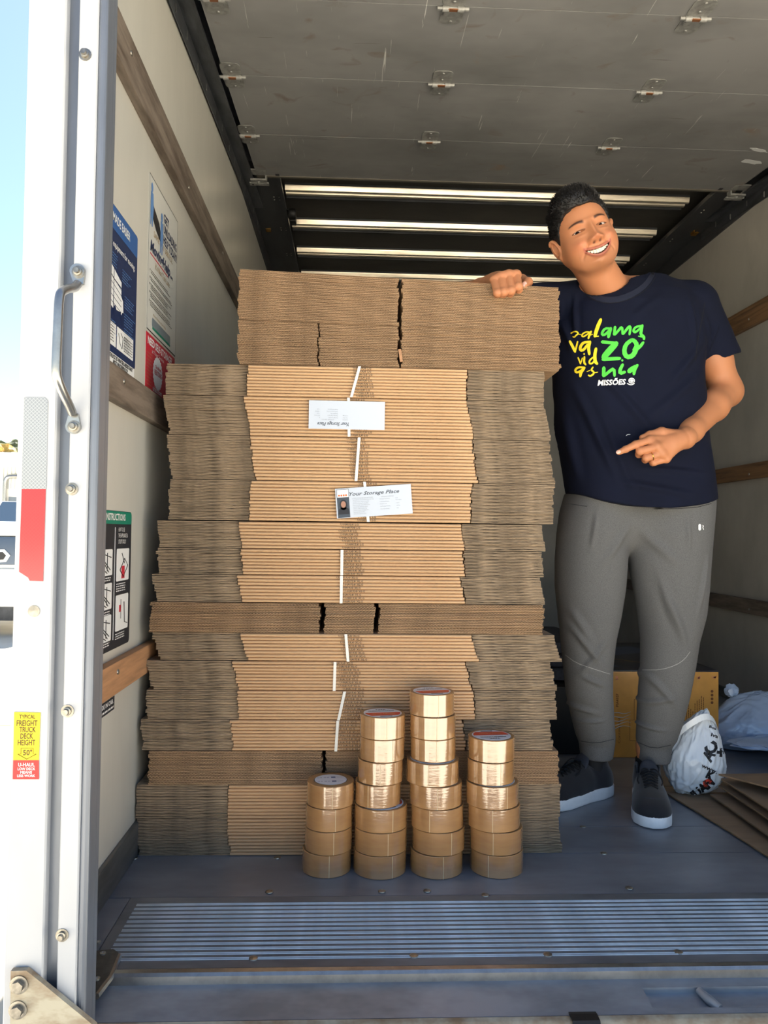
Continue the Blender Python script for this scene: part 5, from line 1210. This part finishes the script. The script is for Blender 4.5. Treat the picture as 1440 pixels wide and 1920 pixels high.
# --- t-shirt
ST = Field((.36, 1.94, .74), (1.17, 2.33, 1.52), .0040)
rows_s = [(985,1078,1337,2.145,.138),(960,1070,1338,2.145,.138),(930,1063,1337,2.14,.136),(870,1055,1329,2.14,.134),(800,1046,1320,2.135,.130),(740,1040,1316,2.135,.127),(690,1037,1313,2.135,.125),(650,1040,1318,2.135,.122),(610,1050,1318,2.135,.116),(580,1062,1310,2.135,.108),(556,1080,1296,2.14,.094),(538,1100,1268,2.145,.078),(522,1120,1240,2.15,.060)]
def lofts(rows_):
    out = []
    for y, xl, xr, Yc, ry in rows_:
        a = PY(xl, y, Yc); b = PY(xr, y, Yc); out.append(((a[2]+b[2])/2, (a[0]+b[0])/2, Yc, (b[0]-a[0])/2, ry))
    return out
ST.loft(lofts(rows_s), .02, p=2.35)
cs = J(1218, 541, 2.15); ST.cap(J(1226, 552, 2.15), J(1300, 562, 2.15), .050, .052, .03); ST.cap(J(1110, 556, 2.15), R_sh+(0,0,.0), .040, .052, .03)
cuffL = J(1350, 672, 2.168); ST.cap(J(1304, 578, 2.15), cuffL, .066, .0575, .03); cdir = cuffL-J(1304, 578, 2.15); cdir /= np.linalg.norm(cdir)
cuffR = np.array([.455, 2.153, 1.4245]); ST.cap(R_sh+np.array([.01,0,-.002]), cuffR, .060, .0525, .03)
x, y, z = ST.ax[0][:,None,None], ST.ax[1][None,:,None], ST.ax[2][None,None,:]
# trims: hem, sleeve ends, neck hole
hemz = .838+.55*(x-.83)**2*1.6+.020*(x < -9); ST.V = np.maximum(ST.V, hemz-z).astype(np.float32)
pl = (x-cuffL[0])*cdir[0]+(y-cuffL[1])*cdir[1]+(z-cuffL[2])*cdir[2]+.010*((x-cuffL[0])*cdir[2]-(z-cuffL[2])*cdir[0])/.05
near = (x > 1.02)&(z < 1.30)&(z > 1.05); ST.V = np.where(near, np.maximum(ST.V, pl), ST.V).astype(np.float32)
ST.V = np.where((x < .56)&(z > 1.35), np.maximum(ST.V, cuffR[0]-x), ST.V).astype(np.float32)
ST.V = np.maximum(ST.V, np.where((x < .54), 1.3735-z, -1)).astype(np.float32)
ST.cap(cuffL-cdir*.05, cuffL+cdir*.05, .0505, .0515, .002, 's'); ST.cap(cuffR+(.04,0,0), cuffR-(.06,0,0), .046, .047, .002, 's')
ST.ell((.83, 2.14, .80), (.175, .118, .085), .004, 's')
nbw = PY(1150, 552, 2.125); ntop = HC+RH@np.array([0,.022,-.07]); ST.cap(nbw+(nbw-ntop)*.02, ntop, .0575, .062, .004, 's'); ST.cap(nbw, J(1190, 505, 2.15), .050, .052, .006, 's')
ST.cap(J(1134, 526, 2.088), J(1190, 511, 2.115), .036, .036, .006, 's')
sP, sQ = ST.mesh(2); sN = normals(sP, sQ)
ctr = np.array([.82, 2.14, 0]); out_ = np.sign(((sP-ctr)[:,:2]*sN[:,:2]).sum(1)+1e-9)
print('shirt normals outward share', float((out_ > 0).mean()))
# folds: (pixel start, pixel end, amplitude, width) ridges fanning across the front
def fold(P, N, a, b, Y, amp, wd):
    a = PY(*a, Y); b = PY(*b, Y); ab = (b-a)[[0,2]]; L = ab@ab; q = P[:,[0,2]]-a[[0,2]]; t = np.clip(q@ab/L, 0, 1); d = q-t[:,None]*ab; n2 = np.array([-ab[1], ab[0]])/sqrt(L); sgn = d@n2
    w = np.exp(-(np.linalg.norm(d, axis=1)/wd)**2)*np.sin(pi*np.clip(t*.9+.05, 0, 1))
    return P+N*(amp*w*np.cos(sgn/wd*2.2)*(P[:,1] < Y+.12))[:,None]
for a, b, am, wd in (((1110,690),(1240,850),.0050,.020),((1075,720),(1150,900),.0055,.018),((1060,560),(1075,660),.0055,.012),((1085,545),(1080,640),.0040,.010),((1318,640),(1250,720),.0045,.018),((1315,700),(1200,790),.0035,.020),((1290,560),(1300,650),.0030,.014),((1150,905),(1290,930),.0040,.016),((1180,880),(1320,890),.0035,.014),((1062,760),(1090,900),.0050,.016),((1230,560),(1180,600),.0025,.016),((1330,590),(1350,650),.0040,.014),((1360,600),(1345,650),.0030,.010),((1120,780),(1180,930),.0035,.018)):
    sP = fold(sP, sN, a, b, 2.05, am*1.9, wd)
sP = sP+sN*(.0022*wob(sP*np.array([1,1,.45]), 22, 12)+.0010*wob(sP, 55, 13))[:,None]
sP[:,2] = np.where((sP[:,0] < .525)&(sP[:,1] < 2.31), np.maximum(sP[:,2], 1.3735), sP[:,2])
shirt = addp('t_shirt', np_mesh('t_shirt', toL(sP), sQ, M_shirt)); sT = bvh(sP, sQ)
# hem stitching is part of the cloth; printed lettering, brush strokes on the chest
def strokes(items, m_, name, tree, par, sc=7.2, ox=1040, oy=560, off=.0012, Y=2.0):
    t = MB()
    def w2(px, py): return PY(ox+px/sc, oy+py/sc, Y)
    for pts, wd in items:
        if len(pts) == 1:
            cx, cy = pts[0]; t.add([w2(cx+wd*cos(a), cy+wd*sin(a)) for a in np.linspace(0, 2*pi, 13)[:-1]], [tuple(range(12))]); continue
        if len(pts) > 2: pts = [tuple(q) for q in smooth_path([(a, b, 0) for a, b in pts], 1)]
        n = len(pts); L, R_ = [], []
        for i in range(n):
            a = pts[max(i-1, 0)]; b = pts[min(i+1, n-1)]; dx, dy = b[0]-a[0], b[1]-a[1]; l_ = math.hypot(dx, dy) or 1; h_ = wd/2*(.72+.28*sin(pi*(i+.5)/n)); L.append((pts[i][0]-dy/l_*h_, pts[i][1]+dx/l_*h_)); R_.append((pts[i][0]+dy/l_*h_, pts[i][1]-dx/l_*h_))
        vs = [w2(*q) for q in L]+[w2(*q) for q in R_]; t.add(vs, [(i, i+1, n+i+1, n+i) for i in range(n-1)])
        for e_, o2 in ((0, 1), (n-1, n-2)):
            cx, cy = pts[e_][:2]; r_ = wd/2*.72; t.add([w2(cx+r_*cos(a), cy+r_*sin(a)) for a in np.linspace(0, 2*pi, 9)[:-1]], [tuple(range(8))])
    finish(t, m_, name, tree, par, off)
def finish(t, m_, name, tree, par, off=.0012):
    refine(t, .007); out = []
    for p in t.v:
        d = Vector(p)-Vector(CAM); d.normalize(); h = tree.ray_cast(Vector(CAM)+d*1.2, d)[0]; q = (h if h is not None else Vector(p))-d*off; out.append(tuple(np.array(q)-ORG))
    t.v = out; return t.build(name, m_, par)
cpx = [(1097,531),(1101,545),(1113,556),(1138,563),(1166,560),(1193,548),(1212,533),(1224,514)]
strokes([(cpx, 11)], mat('collar rib', (20,27,48), .9, bump=.3, bscale=900), 'collar', sT, shirt, 1, 0, 0, .0022)
strokes([([(a+ (a-1150)*.07, b+6) for a, b in cpx], 1.1)], mat('collar seam', (8,10,20), .9), 'collar_seam', sT, shirt, 1, 0, 0, .0026)
strokes([([(1322,566),(1316,600),(1308,640),(1304,676)], 1.3)], mat('collar seam', (8,10,20), .9), 'sleeve_seam', sT, shirt, 1, 0, 0, .0010)
strokes([([(1066,944),(1100,950),(1200,955),(1300,953),(1334,944)], 1.2)], mat('collar seam', (8,10,20), .9), 'hem_seam', sT, shirt, 1, 0, 0, .0010)
M_py = mat('yellow print ink', (250,224,36), .6); M_pg = mat('green print ink', (84,206,66), .6)
Yw = [([(222,466),(262,442),(308,448),(318,474),(285,498),(266,522),(248,514)],20),([(318,478),(352,484)],10),([(476,452),(420,448),(375,476),(364,504),(390,514),(430,490),(474,452)],22),([(492,442),(466,500),(455,536)],30),([(468,500),(512,480)],12),([(542,506),(576,390),(622,282)],50),([(540,512),(592,506)],18),
 ([(205,576),(240,640),(276,716)],38),([(276,716),(296,640),(310,578)],24),([(462,582),(385,592),(344,650),(346,700),(392,692),(444,620)],40),([(478,580),(456,660),(468,750)],42),
 ([(316,796),(350,880)],22),([(350,880),(374,800)],16),([(402,785),(394,860),(418,890)],30),([(398,747)],12),([(522,790),(472,830),(466,874),(500,880),(536,842)],26),([(558,675),(540,760),(546,850),(572,878)],46),
 ([(405,930),(320,924),(276,958),(286,996),(330,990),(392,942)],32),([(402,932),(352,1000),(346,1048)],40),([(516,926),(492,962),(532,992),(522,1020),(482,1046),(456,1034)],26),([(520,1002),(582,992)],12),([(434,986),(484,964)],10)]
Gr = [([(744,402),(682,400),(642,450),(640,492),(682,486),(732,430)],36),([(758,400),(736,460),(726,518)],48),([(816,380),(802,484)],40),([(816,484),(860,430),(900,384),(914,400),(915,476)],36),([(926,476),(975,410),(1012,370),(1024,392),(1010,482)],38),([(1168,368),(1092,380),(1060,430),(1076,456),(1112,440),(1164,390)],34),([(1184,360),(1172,420),(1160,482),(1204,512),(1206,546)],42),([(1130,506),(1192,520)],18),
 ([(640,584),(842,602)],48),([(830,604),(740,700),(662,790)],88),([(650,822),(760,812),(880,806)],50),([(1036,558),(956,622),(936,722),(972,790),(1048,778),(1096,700),(1112,620),(1074,566),(1036,558)],66),([(1108,690),(1160,640),(1196,590)],42),([(1062,696),(1110,604)],34),([(913,834)],15),
 ([(664,932),(660,1042)],52),([(668,1042),(740,980),(802,938),(808,1040)],44),([(918,890),(882,960),(880,1012),(946,990)],48),([(1084,908),(1012,950),(990,986),(1022,992),(1092,922)],36),([(1116,896),(1076,960),(1070,1018)],46)]
strokes(Yw, M_py, 'yellow_lettering', sT, shirt); strokes(Gr, M_pg, 'green_lettering', sT, shirt)
t = MB(); a = PY(1040+578/7.2, 560+1172/7.2, 2.0); b = PY(1040+966/7.2, 560+1156/7.2, 2.0); ux = (b-a)/np.linalg.norm(b-a); uz = np.array([-ux[2], 0, ux[0]]); uz /= np.linalg.norm(uz)
put_text(t, 'MISS\u00d5ES', a, ux, uz, .0140, width=float(np.linalg.norm(b-a)), bold=.035, shear=.25); finish(t, M_white, 'white_lettering', sT, shirt)
ring_ = [(1040+38*cos(a), 1108+34*sin(a)) for a in np.linspace(.9, 2*pi+.5, 22)]
strokes([(ring_, 13), ([(1040,1075),(1040,1140)],13), ([(1004,1108),(1076,1108)],13), ([(980,1144),(1010,1160),(1040,1164),(1075,1146)],13), ([(1022,1090),(1058,1126)],8), ([(1058,1090),(1022,1126)],8)], M_white, 'globe_emblem', sT, shirt)
strokes([([(333,282),(352,262),(392,262)],6)], M_white, 'lint', sT, shirt, 7.58, 1130, 780)
# --- trousers
TR = Field((.55, 1.98, .09), (1.12, 2.38, .93), .0045)
legR = [(925,1062,1190,2.16,.112),(960,1052,1184,2.16,.112),(1000,1046,1176,2.16,.112),(1050,1042,1172,2.165,.108),(1100,1042,1168,2.17,.102),(1150,1047,1161,2.175,.094),(1200,1053,1152,2.18,.084),(1250,1059,1147,2.185,.078),(1300,1065,1146,2.20,.074),(1350,1075,1148,2.225,.068),(1378,1081,1151,2.235,.062),(1392,1086,1151,2.24,.054),(1420,1089,1147,2.24,.050)]
legL = [(925,1180,1336,2.15,.115),(960,1176,1335,2.15,.115),(1000,1176,1332,2.15,.115),(1050,1180,1329,2.155,.110),(1100,1190,1325,2.16,.104),(1150,1199,1318,2.165,.096),(1200,1205,1304,2.17,.088),(1250,1204,1297,2.175,.082),(1300,1200,1288,2.185,.076),(1350,1197,1276,2.205,.068),(1385,1195,1265,2.215,.060),(1398,1196,1257,2.22,.052),(1427,1197,1254,2.22,.050)]
TR.loft(lofts(legR), .012, p=2.1); TR.loft(lofts(legL), .012, p=2.1)
TR.ell(J(1190, 975, 2.17), (.165, .112, .085), .03)
for rw, an in ((legR, ANR), (legL, ANL)):
    q = lofts(rw)[-1]; TR.cap((q[1], q[2], q[0]-.03), (q[1], q[2], q[0]+.012), q[3]-.0115, q[3]-.0115, .003, 's')
tP, tQ = TR.mesh(2); tN = normals(tP, tQ)
for a, b, am, wd in (((1072,1170),(1130,1250),.0060,.016),((1070,1140),(1120,1220),.0045,.016),((1140,1200),(1090,1270),.0040,.014),((1250,1120),(1280,1210),.0060,.018),((1230,1080),(1262,1180),.0045,.016),((1215,1260),(1275,1330),.0045,.014),((1095,1270),(1140,1290),.0045,.012),((1075,1330),(1130,1345),.0045,.012),((1090,1365),(1145,1360),.0050,.009),((1205,1370),(1260,1378),.0050,.009),((1210,1330),(1270,1310),.0040,.012),((1176,980),(1120,1060),.0040,.018),((1190,990),(1260,1060),.0040,.020),((1110,960),(1100,1030),.0035,.012),((1270,965),(1275,1040),.0035,.012),((1318,1040),(1300,1150),.0045,.012)):
    tP = fold(tP, tN, a, b, 2.10, am*1.6, wd)
tP = tP+tN*(.0022*wob(tP*np.array([1,1,.6]), 26, 15))[:,None]
trs = addp('trousers', np_mesh('trousers', toL(tP), tQ, M_pant)); tT = bvh(tP, tQ)
M_seam = mat('seam thread', (150,150,148), .8)
strokes([([(1060,1228),(1080,1243),(1112,1254),(1144,1264)],1.2), ([(1204,1256),(1240,1256),(1268,1247),(1284,1236),(1294,1222)],1.2)], M_seam, 'knee_seam', tT, trs, 1, 0, 0, .0008, 2.1)
strokes([([(1086,1389),(1118,1394),(1151,1386)],1.6), ([(1196,1392),(1226,1404),(1258,1397)],1.6)], mat('cuff seam', (56,58,62), .9), 'cuff_seam', tT, trs, 1, 0, 0, .0010, 2.1)
strokes([([(1312,984),(1312,993)],5.5), ([(1317.5,985),(1319.5,986.5),(1317.5,988.5),(1319.5,993)],1.5)], M_white, 'hip_emblem', tT, trs, 1, 0, 0, .0010, 2.1)
# --- shoes and sock
M_suede = mat('black suede', (26,27,34), .85, var=.2, vscale=(30,30,30), sheen=.3); M_sole = mat('white rubber', (244,245,246), .45, var=.04, vscale=(20,20,20)); M_lace = mat('black lace', (12,12,16), .7); M_lin = mat('shoe lining', (44,48,58), .8)
def outline(n=40):
    ts = np.linspace(0, 1, n); t_ = [0, .02, .08, .2, .4, .6, .75, .87, .95, .985, 1]; w_ = [0, .018, .031, .0365, .035, .042, .0475, .0440, .030, .016, 0]
    W = np.interp(ts, t_, w_); Yy = .145-.290*ts; return [(W[i]+.0, Yy[i]) for i in range(n)]+[(-W[i], Yy[i]) for i in range(n-2, 0, -1)]
def shoe(loc, rz, lab, mirror=1):
    s_ = link('sneaker', None, man, toL(loc), (0, 0, rz), label=None)
    ol = outline(); k = len(ol); lv = [(0, .93), (.003, .985), (.008, 1.0), (.028, 1.0), (.0325, .985), (.0335, .93)]; vs = []
    for zz, sc_ in lv: vs += [(p[0]*sc_*1.10, p[1]*sc_, zz+.0005) for p in ol]
    fs = [(a*k+i, a*k+(i+1) % k, (a+1)*k+(i+1) % k, (a+1)*k+i) for a in range(len(lv)-1) for i in range(k)]+[tuple(range(k))[::-1], tuple(range((len(lv)-1)*k, len(lv)*k))]
    MB().add(vs, fs).build('sole', M_sole, s_, True)
    f = Field((-.06, -.16, .018), (.06, .16, .16), .0025)
    f.ell((0,-.090,.034), (.0500,.053,.038), .01); f.ell((0,-.045,.042), (.048,.064,.046), .02); f.ell((0,.010,.048), (.041,.072,.058), .02); f.ell((0,.090,.045), (.0385,.053,.054), .02); f.cap((0,.085,.07), (0,.080,.098), .036, .036, .015)
    f.V = np.maximum(f.V, .030-f.ax[2][None,None,:]).astype(np.float32); f.V = np.maximum(f.V, f.ax[2][None,None,:]-.108-.14*np.maximum(-(f.ax[1][None,:,None]-.06), 0)).astype(np.float32)
    f.cap((0,.072,.080), (0,.066,.14), .0290, .031, .006, 's')
    P, Q = f.mesh(2); Tt = bvh(P, Q); link('upper', np_mesh('upper', P, Q, M_suede), s_)
    g = Field((-.04, -.04, .05), (.04, .08, .15), .0025); MR = np.array(Matrix.Rotation(radians(-32), 3, 'X')); g.ell((0,.020,.104), (.0265,.0085,.034), .004, M=MR)
    P, Q = g.mesh(2); link('tongue', np_mesh('tongue', P, Q, M_lin), s_)
    dz_ = lambda x, y: (Tt.ray_cast(Vector((x, y, .3)), Vector((0, 0, -1)))[0] or Vector((0, 0, .08))).z
    for i in range(6):
        yy_ = -.068+.0135*i; w_ = .017+.0012*i; m = MB()
        for sg in (-1, 1):
            pts = [(sg*w_*(1-2*u_), yy_+.013*u_, dz_(sg*w_*(1-2*u_), yy_+.013*u_)+.0022+.0016*sin(pi*u_)) for u_ in np.linspace(0, 1, 7)]; m.tube(pts, .0022, 6)
        m.build('lace', M_lace, s_, True)
    for sg in (-1, 1):
        y0 = .012; pts = [(sg*.004, y0, dz_(0, y0)+.006), (sg*.020, y0-.012, dz_(0, y0)+.012), (sg*.034, y0-.03, dz_(sg*.03, y0-.03)+.006), (sg*.030, y0-.045, dz_(sg*.03, y0-.045)+.002)]
        MB().tube(smooth_path(pts, 2), .0020, 6).build('lace_end', M_lace, s_, True)
    c_ = MB(); pts = [(.0250*mirror, -.062, 0), (.0265*mirror, -.040, 0)]
    # toe cap stitching
    st = [( .030*sin(a), -.088-.022*cos(a), 0) for a in np.linspace(-1.3, 1.3, 13)]; c_.tube([(a, b, dz_(a, b)+.0003) for a, b, _ in st], .0006, 5); c_.build('stitching', mat('grey stitch', (70,74,84), .8), s_, True)
    return s_
shL = shoe((.838, 2.122, 0), radians(-17), '', 1); shR = shoe((.657, 2.208, 0), radians(-60), '', -1)
for an, h_, nm in ((ANR, .17, 'sock'), (ANL, .118, 'sock')):
    f = Field(an-np.array([.06,.06,.06]), an+np.array([.06,.06,.12]), .003); f.cap(an-(0,0,.03), (an[0], an[1], h_), .0345, .0350, .005)
    f.V = np.maximum(f.V, f.ax[2][None,None,:]-h_).astype(np.float32); P, Q = f.mesh(1); addp('sock', np_mesh('sock', toL(P), Q, M_lace))

for o in COL.objects:
    if o.parent and o.name.split('.')[0] in ('small_print', 'panel_print', 'printing'): o['kind'] = 'stuff'
